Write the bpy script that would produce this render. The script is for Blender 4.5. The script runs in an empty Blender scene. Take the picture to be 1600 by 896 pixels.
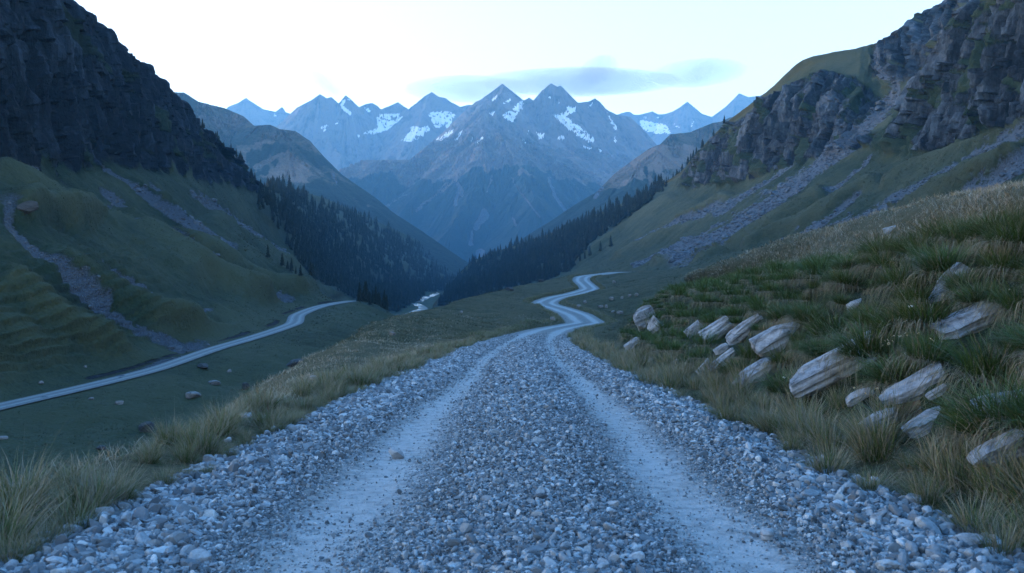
import bpy, math, random
import numpy as np
from math import radians

rng = np.random.default_rng(11)
random.seed(11)
SC = bpy.context.scene
COL = SC.collection
F = 1386.0            # focal length in photo pixels
CAMZ = 1.3

# ------------------------------------------------------------------ helpers
def P(px, py, Y):
    """photo direction + distance -> world point"""
    return ((px - 800.0) / F * Y, Y, CAMZ + (448.0 - py) / F * Y)

def proj(V):
    Y = np.maximum(V[:, 1], 0.5)
    return 800 + F * V[:, 0] / Y, 448 - F * (V[:, 2] - CAMZ) / Y

def _hash(ix, iy, iz, seed):
    h = (ix * 374761393 + iy * 668265263 + iz * 2147483647 + seed * 974711) & 0xFFFFFFFF
    h = ((h ^ (h >> 13)) * 1274126177) & 0xFFFFFFFF
    h = ((h ^ (h >> 16)) * 2246822519) & 0xFFFFFFFF
    return h ^ (h >> 15)

def perlin(x, y, z=None, seed=0):
    """gradient noise in about -1..1, arrays of any one shape"""
    x = np.asarray(x, np.float64); y = np.asarray(y, np.float64)
    z = np.zeros_like(x) + 0.37 if z is None else np.asarray(z, np.float64)
    ix, iy, iz = np.floor(x).astype(np.int64), np.floor(y).astype(np.int64), np.floor(z).astype(np.int64)
    fx, fy, fz = x - ix, y - iy, z - iz
    ux, uy, uz = [f * f * f * (f * (f * 6 - 15) + 10) for f in (fx, fy, fz)]
    out = 0
    for a in (0, 1):
        wx = ux if a else 1 - ux
        for b in (0, 1):
            wy = uy if b else 1 - uy
            for c in (0, 1):
                wz = uz if c else 1 - uz
                h = _hash(ix + a, iy + b, iz + c, seed)
                g = ((h & 1023) / 511.5 - 1) * (fx - a) + (((h >> 10) & 1023) / 511.5 - 1) * (fy - b) + (((h >> 20) & 1023) / 511.5 - 1) * (fz - c)
                out = out + wx * wy * wz * g
    return out * 1.3

def fbm(x, y, z=None, octv=4, seed=0, gain=0.5, ridged=False):
    a, s, f, t = 0, 1.0, 1.0, 0
    for o in range(octv):
        n = perlin(x * f, y * f, None if z is None else z * f, seed + o * 17)
        if ridged:
            n = 1 - 2 * np.abs(n)
        a = a + n * s
        t += s
        s *= gain
        f *= 2.03
    return a / t

def smooth(e0, e1, x):
    t = np.clip((x - e0) / (e1 - e0), 0, 1)
    return t * t * (3 - 2 * t)

def pline_dist(px, py, pts):
    """distance in pixels from points to a polyline, with the parameter 0..1 along it"""
    best = np.full(px.shape, 1e9); par = np.zeros(px.shape)
    n = len(pts) - 1
    for k in range(n):
        (x0, y0), (x1, y1) = pts[k][:2], pts[k + 1][:2]
        dx, dy = x1 - x0, y1 - y0
        t = np.clip(((px - x0) * dx + (py - y0) * dy) / (dx * dx + dy * dy + 1e-9), 0, 1)
        d = np.hypot(px - x0 - t * dx, py - y0 - t * dy)
        m = d < best
        best = np.where(m, d, best); par = np.where(m, (k + t) / n, par)
    return best, par

def in_poly(px, py, pts):
    c = np.zeros(px.shape, bool)
    n = len(pts)
    for i in range(n):
        (x0, y0), (x1, y1) = pts[i], pts[(i + 1) % n]
        m = ((y0 > py) != (y1 > py)) & (px < (x1 - x0) * (py - y0) / (y1 - y0 + 1e-12) + x0)
        c ^= m
    return c

def mesh_from(name, V, faces, mat=None, attrs=None, smooth_shade=True, parent=None, link=True):
    """V (n,3); faces (m,k) int array of one polygon size, or a list of such arrays"""
    if not isinstance(faces, list):
        faces = [faces]
    me = bpy.data.meshes.new(name)
    V = np.ascontiguousarray(V, np.float32)
    me.vertices.add(len(V)); me.vertices.foreach_set('co', V.ravel())
    nl = sum(f.size for f in faces); npoly = sum(len(f) for f in faces)
    me.loops.add(nl); me.polygons.add(npoly)
    me.loops.foreach_set('vertex_index', np.concatenate([f.ravel() for f in faces]).astype(np.int32))
    tot = np.concatenate([np.full(len(f), f.shape[1]) for f in faces]).astype(np.int32)
    me.polygons.foreach_set('loop_start', np.concatenate([[0], np.cumsum(tot)[:-1]]).astype(np.int32))
    me.polygons.foreach_set('loop_total', tot)
    me.update(calc_edges=True)
    me.polygons.foreach_set('use_smooth', smooth_shade if isinstance(smooth_shade, np.ndarray) else np.full(npoly, smooth_shade))
    for k, a in (attrs or {}).items():
        at = me.attributes.new(k, 'FLOAT', 'POINT')
        at.data.foreach_set('value', np.ascontiguousarray(a, np.float32).ravel())
    if mat:
        me.materials.append(mat)
    if not link:
        return me
    o = bpy.data.objects.new(name, me)
    COL.objects.link(o)
    if parent:
        o.parent = parent
    return o

def grid_faces(n, m):
    i = np.arange(n - 1)[:, None] * m + np.arange(m - 1)[None, :]
    return np.stack([i, i + 1, i + m + 1, i + m], -1).reshape(-1, 4)

def structure(o):
    o['kind'] = 'structure'; return o

def stuff(o):
    o['kind'] = 'stuff'; return o

def tag(o, label, cat, group=None):
    o['label'] = label; o['category'] = cat
    if group:
        o['group'] = group
    return o

def resm(xs, ys, x, s=2):
    """smooth 1-D interpolation (piecewise cubic, monotone in each span)"""
    xs = np.asarray(xs, float); ys = np.asarray(ys, float)
    d = np.diff(ys) / np.diff(xs)
    m = np.zeros_like(ys)
    m[1:-1] = np.where(d[:-1] * d[1:] > 0, 2 * d[:-1] * d[1:] / (d[:-1] + d[1:] + 1e-12 * np.sign(d[:-1] + d[1:] + 1e-15)), 0)
    m[0], m[-1] = d[0], d[-1]
    x = np.clip(x, xs[0], xs[-1])
    k = np.clip(np.searchsorted(xs, x) - 1, 0, len(xs) - 2)
    h = xs[k + 1] - xs[k]; t = (x - xs[k]) / h
    return (2 * t**3 - 3 * t**2 + 1) * ys[k] + (t**3 - 2 * t**2 + t) * h * m[k] + (-2 * t**3 + 3 * t**2) * ys[k + 1] + (t**3 - t**2) * h * m[k + 1]

def rail(rows, S):
    """rows of (station, X, z) or (station, X, z, Y): -> arrays X, Y, z over stations S"""
    r = np.array([list(q) + ([q[0]] if len(q) == 3 else []) for q in rows], float)
    ls = np.log(r[:, 0] + 20); L = np.log(S + 20)
    return np.stack([resm(ls, r[:, 1], L), resm(ls, r[:, 3], L), resm(ls, r[:, 2], L)], -1)

def rail_px(rows, S):
    """rows of (station, px, py, Y)"""
    return rail([(s, *[P(px, py, Y)[i] for i in (0, 2)], Y) for s, px, py, Y in rows], S)

def loft(rails, vk, nv, lin=()):
    """rails: list of (n,3) arrays at knots vk; -> (n, nv, 3) by Catmull-Rom / monotone cubic in v"""
    R = np.stack(rails, 1)                                  # n, k, 3
    vk = np.asarray(vk, float)
    v = np.linspace(vk[0], vk[-1], nv)
    k = np.clip(np.searchsorted(vk, v, side='right') - 1, 0, len(vk) - 2)
    h = np.diff(vk); d = np.diff(R, axis=1) / h[None, :, None]
    m = np.zeros_like(R)
    m[:, 1:-1] = (d[:, :-1] * h[None, 1:, None] + d[:, 1:] * h[None, :-1, None]) / (h[:-1] + h[1:])[None, :, None]
    m[:, 0], m[:, -1] = d[:, 0], d[:, -1]
    for q in lin:
        m[:, q] *= 0.45
    t = ((v - vk[k]) / h[k])[None, :, None]; hh = h[k][None, :, None]
    out = (2 * t**3 - 3 * t**2 + 1) * R[:, k] + (t**3 - 2 * t**2 + t) * hh * m[:, k] + (-2 * t**3 + 3 * t**2) * R[:, k + 1] + (t**3 - t**2) * hh * m[:, k + 1]
    return out, v

def grid_normals(G):
    du = np.gradient(G, axis=0); dv = np.gradient(G, axis=1)
    N = np.cross(du, dv)
    N /= np.linalg.norm(N, axis=2, keepdims=True) + 1e-9
    return np.where(N[..., 2:3] < 0, -N, N)

# ------------------------------------------------------------------ materials
def new_mat(name, rough=0.9):
    m = bpy.data.materials.new(name)
    m.use_nodes = True
    nt = m.node_tree
    b = nt.nodes['Principled BSDF']
    b.inputs['Roughness'].default_value = rough
    b.inputs['Specular IOR Level'].default_value = 0.2
    return m, nt, b

class NT:
    def __init__(s, nt):
        s.nt = nt
        s.tc = None
    def n(s, t, **kw):
        x = s.nt.nodes.new(t)
        for k, v in kw.items():
            setattr(x, k, v)
        return x
    def link(s, a, b):
        s.nt.links.new(a, b)
    def obj(s):
        if s.tc is None:
            s.tc = s.n('ShaderNodeTexCoord')
        return s.tc.outputs['Object']
    def noise(s, scale, detail=4, rough=0.55, vec=None, stretch=None):
        x = s.n('ShaderNodeTexNoise')
        x.inputs['Scale'].default_value = scale; x.inputs['Detail'].default_value = detail; x.inputs['Roughness'].default_value = rough
        v = vec or s.obj()
        if stretch:
            mp = s.n('ShaderNodeMapping'); mp.inputs['Scale'].default_value = stretch
            s.link(v, mp.inputs['Vector']); v = mp.outputs[0]
        s.link(v, x.inputs['Vector'])
        return x.outputs['Fac']
    def voro(s, scale, feature='F1', out='Distance', rnd=1.0):
        x = s.n('ShaderNodeTexVoronoi', feature=feature)
        x.inputs['Scale'].default_value = scale; x.inputs['Randomness'].default_value = rnd
        s.link(s.obj(), x.inputs['Vector'])
        return x.outputs[out]
    def attr(s, name):
        x = s.n('ShaderNodeAttribute', attribute_name=name)
        return x.outputs['Fac']
    def math(s, op, a, b=None, clamp=False):
        x = s.n('ShaderNodeMath', operation=op, use_clamp=clamp)
        for i, q in enumerate((a, b)):
            if q is None: continue
            if isinstance(q, (int, float)): x.inputs[i].default_value = q
            else: s.link(q, x.inputs[i])
        return x.outputs[0]
    def ramp(s, fac, stops):
        x = s.n('ShaderNodeValToRGB')
        e = x.color_ramp.elements
        while len(e) < len(stops): e.new(0.5)
        for k, (p, c) in enumerate(stops):
            e[k].position = p
            e[k].color = (*c, 1) if isinstance(c, tuple) else (c, c, c, 1)
        s.link(fac, x.inputs['Fac'])
        return x.outputs['Color']
    def mix(s, fac, a, b, mode='MIX'):
        x = s.n('ShaderNodeMix', data_type='RGBA', blend_type=mode)
        x.clamp_factor = True
        for i, q in ((0, fac), (6, a), (7, b)):
            if isinstance(q, tuple): x.inputs[i].default_value = (*q, 1)
            elif isinstance(q, (int, float)): x.inputs[i].default_value = q
            else: s.link(q, x.inputs[i])
        return x.outputs[2]
    def bump(s, h, strength, dist, normal=None):
        x = s.n('ShaderNodeBump')
        x.inputs['Strength'].default_value = strength; x.inputs['Distance'].default_value = dist
        s.link(h, x.inputs['Height'])
        if normal is not None: s.link(normal, x.inputs['Normal'])
        return x.outputs[0]

def terrain_mat(name, g_dark, g_mid, g_dry, scale, rock_a=(0.005, 0.009, 0.015), rock_b=(0.085, 0.110, 0.142),
                scree_c=(0.088, 0.112, 0.150), forest_c=(0.012, 0.022, 0.018), bump_d=1.0, grass_bump=0.6):
    """grass, rock, scree, snow, forest by what grows or lies there (attributes rock, scree, dry, snow, forest)"""
    m, nt, b = new_mat(name, 0.95)
    q = NT(nt)
    n1 = q.noise(scale, 6, 0.6); n2 = q.noise(scale * 6, 4, 0.65); n3 = q.noise(scale * 28, 3, 0.7)
    f = q.math('ADD', q.math('MULTIPLY', n1, 0.9), q.math('MULTIPLY', n2, 0.5))
    f = q.math('ADD', f, q.math('MULTIPLY', n3, 0.7)); f = q.math('SUBTRACT', f, 0.17)
    f = q.math('ADD', f, q.math('SUBTRACT', q.attr('dry'), 0.42))
    grass = q.ramp(f, [(0.36, g_dark), (0.62, g_mid), (1.0, g_dry)])
    rk = q.math('ADD', q.math('MULTIPLY', q.noise(scale * 2.2, 7, 0.65, stretch=(1.6, 1.6, 0.30)), 0.65), q.math('MULTIPLY', q.noise(scale * 12, 5, 0.7, stretch=(1, 1, 0.5)), 0.35))
    rock = q.ramp(q.math('ADD', rk, q.math('MULTIPLY', q.math('SUBTRACT', q.attr('face'), 0.5), 0.45)), [(0.36, rock_a), (0.50, tuple(0.66 * x + 0.34 * y for x, y in zip(rock_a, rock_b))), (0.64, rock_b)])
    vs = q.voro(scale * 45)
    sc = q.math('ADD', q.math('MULTIPLY', n3, 0.7), q.math('MULTIPLY', vs, 0.5))
    scree = q.ramp(sc, [(0.25, tuple(c * 0.45 for c in scree_c)), (0.55, scree_c), (0.85, tuple(min(1, c * 1.35) for c in scree_c))])
    wob = q.math('MULTIPLY', q.math('SUBTRACT', n2, 0.5), 1.1)
    wob3 = q.math('MULTIPLY', q.math('SUBTRACT', n3, 0.5), 0.8)
    def msk(a, lo, hi, w):
        v = q.math('ADD', q.attr(a), q.math('MULTIPLY', w, q.math('MULTIPLY', q.math('MULTIPLY', q.attr(a), q.math('SUBTRACT', 1.0, q.attr(a))), 4.0)))
        x = q.n('ShaderNodeMapRange'); x.inputs[1].default_value = lo; x.inputs[2].default_value = hi
        q.link(v, x.inputs[0]); return x.outputs[0]
    mr = msk('rock', 0.35, 0.65, wob); ms = msk('scree', 0.3, 0.7, wob3); mf = msk('forest', 0.4, 0.6, wob); mw = msk('snow', 0.42, 0.58, wob3)
    c = q.mix(mr, grass, rock)
    c = q.mix(ms, c, scree)
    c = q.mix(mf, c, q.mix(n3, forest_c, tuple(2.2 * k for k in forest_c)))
    c = q.mix(mw, c, (0.85, 0.87, 0.9))
    q.link(c, b.inputs['Base Color'])
    h = q.math('ADD', q.math('MULTIPLY', n2, grass_bump), q.math('MULTIPLY', n3, 0.35))
    h = q.math('ADD', h, q.math('MULTIPLY', q.math('MULTIPLY', rk, mr), 2.2))
    h = q.math('ADD', h, q.math('MULTIPLY', q.math('MULTIPLY', vs, ms), 0.8))
    q.link(q.bump(h, 1.0, bump_d), b.inputs['Normal'])
    return m

def facet(u, v, seed, sharp=1.0):
    """broken rock: cells that each stand out by their own amount and tilt"""
    iu, iv = np.floor(u).astype(np.int64), np.floor(v).astype(np.int64)
    best = np.full(u.shape, 1e9); out = np.zeros(u.shape)
    for a in (-1, 0, 1):
        for b in (-1, 0, 1):
            h = _hash(iu + a, iv + b, 0 * iu, seed)
            cu = iu + a + .1 + .8 * ((h & 255) / 255.); cv = iv + b + .1 + .8 * (((h >> 8) & 255) / 255.)
            d = np.abs(u - cu) * .9 + np.abs(v - cv) * .7
            o = ((h >> 16) & 255) / 127.5 - 1
            g1 = ((h >> 4) & 63) / 31.5 - 1; g2 = ((h >> 22) & 63) / 31.5 - 1
            val = o + sharp * (g1 * (u - cu) + g2 * (v - cv))
            m = d < best
            out = np.where(m, val, out); best = np.where(m, d, best)
    return out

def lift(G, lines, seed):
    """swells along lines down the slope"""
    V = G.reshape(-1, 3); px, py = proj(V); out = np.zeros(len(V))
    wob = fbm(V[:, 0] * .05, V[:, 1] * .05, V[:, 2] * .05, 3, seed)
    for pts, w0, w1, a in lines:
        d, t = pline_dist(px, py, pts)
        w = w0 + (w1 - w0) * t
        q = np.clip(1 - d / (w * (1 + .5 * wob)), 0, 1)
        out = np.maximum(out, a * q * q * (3 - 2 * q) * smooth(0, .1, t) * smooth(0, .1, 1 - t))
    return out.reshape(G.shape[:2])

def rock_mat(name, a, c, scale, bump_d=0.03, moss=None):
    m, nt, b = new_mat(name, 0.85)
    q = NT(nt)
    oi = q.n('ShaderNodeObjectInfo')
    vo = q.n('ShaderNodeVectorMath', operation='ADD')
    q.link(q.obj(), vo.inputs[0])
    sc = q.n('ShaderNodeVectorMath', operation='SCALE'); sc.inputs[3].default_value = 37
    cx = q.n('ShaderNodeCombineXYZ')
    for i in range(3): q.link(oi.outputs['Random'], cx.inputs[i])
    q.link(cx.outputs[0], sc.inputs[0]); q.link(sc.outputs[0], vo.inputs[1])
    v = vo.outputs[0]
    n1 = q.noise(scale, 6, 0.65, vec=v, stretch=(1, 1, 2.5)); n2 = q.noise(scale * 5, 6, 0.7, vec=v, stretch=(1, 1, 2.0))
    f = q.math('ADD', q.math('MULTIPLY', n1, 0.6), q.math('MULTIPLY', n2, 0.4))
    c1 = q.ramp(f, [(0.36, a), (0.47, tuple(0.45 * x + 0.55 * y for x, y in zip(a, c))), (0.62, c)])
    vc = q.n('ShaderNodeTexVoronoi', feature='DISTANCE_TO_EDGE'); vc.inputs['Scale'].default_value = scale * .38
    mp = q.n('ShaderNodeMapping'); mp.inputs['Scale'].default_value = (.6, .6, 2.2); q.link(v, mp.inputs['Vector'])
    q.link(mp.outputs[0], vc.inputs['Vector'])
    crack = q.ramp(vc.outputs['Distance'], [(0.0, .3), (.018, 1.0)])
    c1 = q.mix(.75, c1, crack, 'MULTIPLY')
    if moss:
        n4 = q.noise(scale * 2, 4, 0.6, vec=v)
        c1 = q.mix(q.ramp(n4, [(0.55, 0.0), (0.66, 0.7)]), c1, moss)
    q.link(c1, b.inputs['Base Color'])
    q.link(q.bump(f, 0.9, bump_d), b.inputs['Normal'])
    return m
# ------------------------------------------------------------------ terrain sheets
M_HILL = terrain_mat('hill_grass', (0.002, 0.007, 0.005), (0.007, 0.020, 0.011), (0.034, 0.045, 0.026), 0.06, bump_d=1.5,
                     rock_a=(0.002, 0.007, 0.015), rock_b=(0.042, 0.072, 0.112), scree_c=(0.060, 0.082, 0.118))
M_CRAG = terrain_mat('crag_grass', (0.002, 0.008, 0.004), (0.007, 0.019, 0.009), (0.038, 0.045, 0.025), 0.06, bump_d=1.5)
M_NEAR = terrain_mat('near_grass', (0.002, 0.008, 0.004), (0.007, 0.018, 0.007), (0.045, 0.043, 0.024), 0.45, bump_d=0.16)
M_FAR = terrain_mat('mountain_side', (0.010, 0.022, 0.024), (0.028, 0.038, 0.036), (0.14, 0.11, 0.095), 0.004,
                    rock_a=(0.02, 0.023, 0.030), rock_b=(0.16, 0.15, 0.155), bump_d=22.0, forest_c=(0.006, 0.014, 0.015))
SHEETS = {}
LEFT_WOOD = [(400, 312), (412, 297), (420, 290), (446, 300), (500, 317), (560, 340), (620, 368), (720, 418), (770, 445), (720, 450), (695, 455), (668, 458), (655, 470), (640, 478), (622, 489), (603, 489), (560, 472), (520, 452), (486, 434), (462, 405), (440, 370), (420, 340), (402, 326)]
RIGHT_WOOD = [(684, 480), (694, 468), (715, 440), (740, 416), (800, 391), (860, 372), (960, 329), (1040, 291), (1048, 292), (1030, 305), (1003, 325), (968, 350), (942, 368), (920, 387), (904, 402), (890, 425), (830, 447), (760, 464), (720, 476)]

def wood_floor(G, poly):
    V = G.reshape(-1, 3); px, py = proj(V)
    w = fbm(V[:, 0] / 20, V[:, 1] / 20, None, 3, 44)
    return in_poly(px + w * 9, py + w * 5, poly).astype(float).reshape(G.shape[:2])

def px_masks(G, lines, seed):
    """scree and stone runs drawn down the slope: -> mask 0..1 and depth in metres"""
    V = G.reshape(-1, 3)
    px, py = proj(V)
    wob = fbm(V[:, 0] * 0.09, V[:, 1] * 0.09, V[:, 2] * 0.09, 3, seed)
    mask = np.zeros(len(V)); dep = np.zeros(len(V))
    for pts, w0, w1, amt, carve in lines:
        pts = np.array(pts, float)
        bx = (px > pts[:, 0].min() - 40) & (px < pts[:, 0].max() + 40) & (py > pts[:, 1].min() - 40) & (py < pts[:, 1].max() + 40)
        k = np.where(bx)[0]
        if not len(k): continue
        d, t = pline_dist(px[k], py[k], pts)
        w = w0 + (w1 - w0) * t
        w = w * .8
        e = d / w + wob[k] * 1.2 + .9 * fbm(V[k, 0] * .6, V[k, 1] * .6, V[k, 2] * .6, 3, seed + 3)
        ends = smooth(0, .22, t) * smooth(0, .15, 1 - t)
        ends = np.where(d > w * 2.5, 0, np.maximum(ends, 0.0))
        mm = np.minimum(1, (1 - smooth(0.45, 1.5, e)) * np.sqrt(ends) * amt * 1.35)
        mask[k] = np.maximum(mask[k], mm)
        dep[k] = np.maximum(dep[k], (1 - smooth(0.2, 2.2, d / w)) * ends * carve)
    return mask.reshape(G.shape[:2]), dep.reshape(G.shape[:2])

# ---- valley side across the valley (with the lower road) -----------------
def build_left():
    S = np.exp(np.linspace(math.log(62 + 20), math.log(2900 + 20), 640)) - 20
    r0 = rail([(60, 6, -17), (110, 2, -19), (200, 2, -21), (330, 5, -24), (420, 0, -28), (600, -30, -31), (900, -72, -27), (1100, -98, -22), (1500, -112, -11), (1900, -60, -2), (2400, 40, 6), (2900, 140, 10)], S)
    r1 = rail([(60, -38, -14.5), (110, -42, -15.2), (172, -35, -15.2), (235, -30, -15), (335, -32, -16), (420, -52, -22), (600, -84, -28), (900, -113, -25.5), (1150, -127, -18.5), (1400, -134, -12.5), (1900, -90, -1), (2400, 0, 8), (2900, 90, 12)], S)
    rd = [(60, -56, -12.9), (75, -58, -13.4), (110, -63.5, -13.7), (128, -62, -13.4), (147, -60.5, -12.9), (172, -58.3, -11.1), (200, -57.7, -10.1), (235, -58.5, -8.9), (265, -63.5, -7.1), (300, -65, -5.6), (335, -60.4, -4.3), (420, -80, -10), (600, -112, -16), (900, -150, -10), (1150, -165, -6), (1400, -170, 0), (1900, -130, 12), (2400, -40, 14), (2900, 60, 14)]
    r2 = rail(rd, S)
    cb = rail([(60, -95, 28), (140, -111, 35), (215, -124, 32.8), (250, -131, 33), (300, -141, 42.4), (380, -148, 50), (480, -163, 58.5), (600, -181, 67), (740, -195, 71), (1000, -235, 82), (1500, -255, 100), (1900, -215, 80), (2400, -118, 48), (2900, -20, 16)], S)
    sk = rail([(60, -140, 100), (170, -153, 111), (220, -159, 110), (280, -161.6, 107, 285), (320, -165, 104.7, 330), (380, -168.6, 103.6, 388), (450, -177, 99.7, 455), (560, -190, 94), (680, -201, 82), (780, -216, 84), (1000, -267, 111), (1500, -303, 142), (1900, -247, 119), (2400, -138, 67), (2900, -30, 18)], S)
    w = np.linspace(0, 1, len(S))
    def between(a, b, t, sag):
        c = a * (1 - t) + b * t
        c[:, 2] -= sag * np.abs(b[:, 2] - a[:, 2]) * 0.1
        return c
    m1 = between(r2, cb, 0.30, 0.9); m2 = between(r2, cb, 0.65, 0.8)
    ct = between(cb, sk, 0.55, -1.8)
    bh = sk + np.array([-70, 25, -14.]); bh2 = sk + np.array([-300, 90, -70.])
    bh2[:, 2] = np.minimum(bh2[:, 2], 10)
    r2a = r2 + np.array([3.6, 0, -.12]); r2b = r2 + np.array([-3.4, 0, -.05])
    G, v = loft([r0, r1, r2a, r2, r2b, m1, m2, cb, ct, sk, bh, bh2], [0, 1, 1.93, 2, 2.07, 3, 4, 5, 6, 7, 7.7, 8.4], 640, lin=(2, 4, 7, 9))
    N = grid_normals(G)
    VV = np.broadcast_to(v[None, :], G.shape[:2]); SS = np.broadcast_to(S[:, None], G.shape[:2])
    scree_lines = [
        ([(150, 250), (200, 285), (290, 345), (345, 372)], 3, 9, 0.9, .5),
        ([(35, 255), (75, 290), (140, 325), (215, 358)], 4, 11, 1, .8),
        ([(150, 290), (190, 315), (240, 350), (285, 385), (330, 415)], 7, 9, 1, .8),
        ([(225, 285), (285, 325), (330, 360), (375, 392)], 5, 7, .9, .6),
        ([(290, 295), (340, 325), (400, 365), (450, 400)], 7, 9, .85, .6),
        ([(300, 395), (360, 430), (420, 458), (465, 466)], 6, 7, .9, .6),
        ([(-10, 290), (22, 345), (55, 388), (105, 430), (165, 470), (225, 505), (290, 535), (335, 548)], 6, 17, .8, 1.6),
        ([(140, 400), (190, 430), (240, 455), (300, 478), (340, 482)], 3, 5, .75, .9),
        ([(0, 640), (120, 608), (220, 580), (300, 552)], 4, 6, .5, .0),
        ([(400, 300), (450, 335), (490, 365)], 3, 5, .5, .3),
    ]
    mask, dep = px_masks(G, scree_lines, 5)
    # spurs and hollows run down the slope; finer ones on top
    X, Yw, Z = G[..., 0], G[..., 1], G[..., 2]
    slope = smooth(2.05, 2.8, VV) * (1 - smooth(4.6, 5.2, VV))
    k = np.clip(SS / 300, 0.5, 3.0)
    fl = fbm(SS / (34 * k) + VV * 0.5, VV * 0.7, None, 3, 21, 0.5)
    und = fbm(X / 26, Yw / 26, Z / 26, 4, 22)
    low = (1 - smooth(1.6, 2.0, VV)) + smooth(2.0, 2.3, VV) * (1 - smooth(2.3, 3.0, VV)) * .4
    ridge = lift(G, [([(-20, 305), (75, 330), (160, 336), (230, 372), (300, 420), (380, 452), (450, 476)], 30, 16, 6.5),
                     ([(60, 395), (150, 445), (250, 485), (330, 512), (430, 520)], 26, 14, 4.0),
                     ([(180, 320), (250, 362), (320, 392), (400, 428), (500, 462)], 20, 12, 5.0),
                     ([(320, 325), (400, 372), (480, 438), (540, 462)], 18, 12, 5.0),
                     ([(-20, 250), (60, 300), (120, 332)], 16, 12, 4.0), ([(240, 300), (300, 345), (350, 380)], 12, 10, 3.5),
                     ([(-20, 430), (60, 470), (180, 540), (260, 575)], 40, 14, 3.5), ([(400, 318), (440, 350), (470, 395)], 12, 9, 4.0)], 35)
    d = slope * ((ridge + fl * 6.0 * k + und * 3.0) * (1 - .6 * mask) + fbm(X / 7, Yw / 7, Z / 7, 3, 36) * .6 + fbm(SS / 5.5 + VV, VV * .9, None, 3, 46) * 1.0) + low * smooth(0.2, .9, VV) * (fbm(X / 22, Yw / 30, None, 4, 23) * 4.2 + fbm(X / 8, Yw / 14, None, 3, 24) * 1.6)
    onroad = np.exp(-((VV - 2.0) / 0.12) ** 4) * (SS < 345)
    # cattle steps along the contours low on the near slope
    ppx, ppy = proj(G.reshape(-1, 3)); ppx = ppx.reshape(X.shape); ppy = ppy.reshape(X.shape)
    st = smooth(330, 180, ppx) * smooth(360, 420, ppy) * slope
    ph = Z * 4.2 + fbm(X / 9, Yw / 9, Z / 9, 3, 25) * 5.0
    d = d + st * (np.sin(ph) * 0.30 + np.sin(ph * 2.1 + 1) * .10)
    d = d - dep * k * 1.6
    d *= (1 - onroad)
    d = d * (1 - .6 * np.exp(-((VV - 2.0) / 0.25) ** 2))
    # cliff band
    cl = smooth(4.85, 5.2, VV + .5 * fbm(SS / 14, VV * .4, None, 3, 37) + .35 * fl) * (1 - smooth(7.0, 7.25, VV)) * (1 - smooth(640, 800, SS))
    vert = fbm(SS / 7.5 + .35 * fbm(X / 20, Yw / 20, Z / 20, 3, 31), Z / 46, None, 5, 26, 0.55, ridged=True)
    crag = fbm(X / 16, Yw / 16, Z / 16, 5, 27, 0.6)
    big = fbm(SS / 42, Z / 60, None, 3, 28)
    ledge = fbm(SS / 60, Z / 9 + SS / 40, None, 3, 29)
    fw = fbm(X / 24, Yw / 24, Z / 24, 3, 38)
    f1 = facet(SS / 13 + fw * .4, Z / 46 + SS / 60, 401); f2 = facet(SS / 5 + fw * .5, Z / 22 - SS / 40, 402); f3 = facet(SS / 2.4 + fw * .6, Z / 8, 403)
    dc = cl * (vert * 6.5 + crag * 2.0 + big * 8 + f1 * 2.4 + f2 * 1.8 + f3 * 1.1 - 4.0)
    face = np.clip(.45 + .3 * crag + .16 * f1 + .14 * f2, 0, 1) - .34
    edge = np.exp(-((VV - 7.0) / 0.35) ** 2)
    ridge_n = fbm(SS / 30, VV * 2, None, 5, 41) * 2.2 * edge * (SS < 900)
    Hn = N.copy(); Hn[..., 2] *= 0.35
    Hn /= np.linalg.norm(Hn, axis=2, keepdims=True)
    G = G + N * d[..., None] + Hn * (dc * (1 - .9 * edge))[..., None]
    G[..., 2] += ridge_n
    N2 = grid_normals(G)
    gp = fbm(SS / 30 + VV, Z / 13 + SS / 45, None, 4, 39)
    rock = cl * smooth(.30, .05, gp - .25 * (1 - smooth(4.8, 5.6, VV)))
    rock = np.maximum(rock, smooth(.35, .7, dep * 0 + fbm(X / 13, Yw / 13, Z / 13, 3, 33)) * .0)
    tall = (1 - smooth(700, 900, SS))
    dry = .28 + .060 * ridge * slope + .35 * fl * slope + .34 * fbm(X / 60, Yw / 60, Z / 40, 3, 30) + .12 * smooth(3.2, 2.2, VV) - .25 * cl
    dry = dry + low * (.16 + .55 * fbm(X / 16, Yw / 34, None, 4, 48))
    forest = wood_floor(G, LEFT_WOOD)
    # dark earth cut above the lower road, with the bank's shadow painted in
    cut = np.exp(-((VV - 2.15) / .045) ** 2) * (SS < 350) * smooth(-.25, .15, fbm(SS / 16, SS * 0, None, 2, 77))
    mask = np.minimum(mask, 1 - cut); rock = np.maximum(rock, cut * .9); face = face * (1 - cut) + .1 * cut
    at = dict(rock=rock, scree=mask, dry=dry, snow=0 * rock, forest=forest, face=face)
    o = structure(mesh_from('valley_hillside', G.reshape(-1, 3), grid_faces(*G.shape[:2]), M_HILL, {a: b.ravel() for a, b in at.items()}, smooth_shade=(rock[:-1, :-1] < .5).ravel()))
    SHEETS['left'] = dict(G=G, S=S, v=v, N=N2, scree=mask, rock=rock, o=o)
    return rd

LROAD = build_left()

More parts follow.
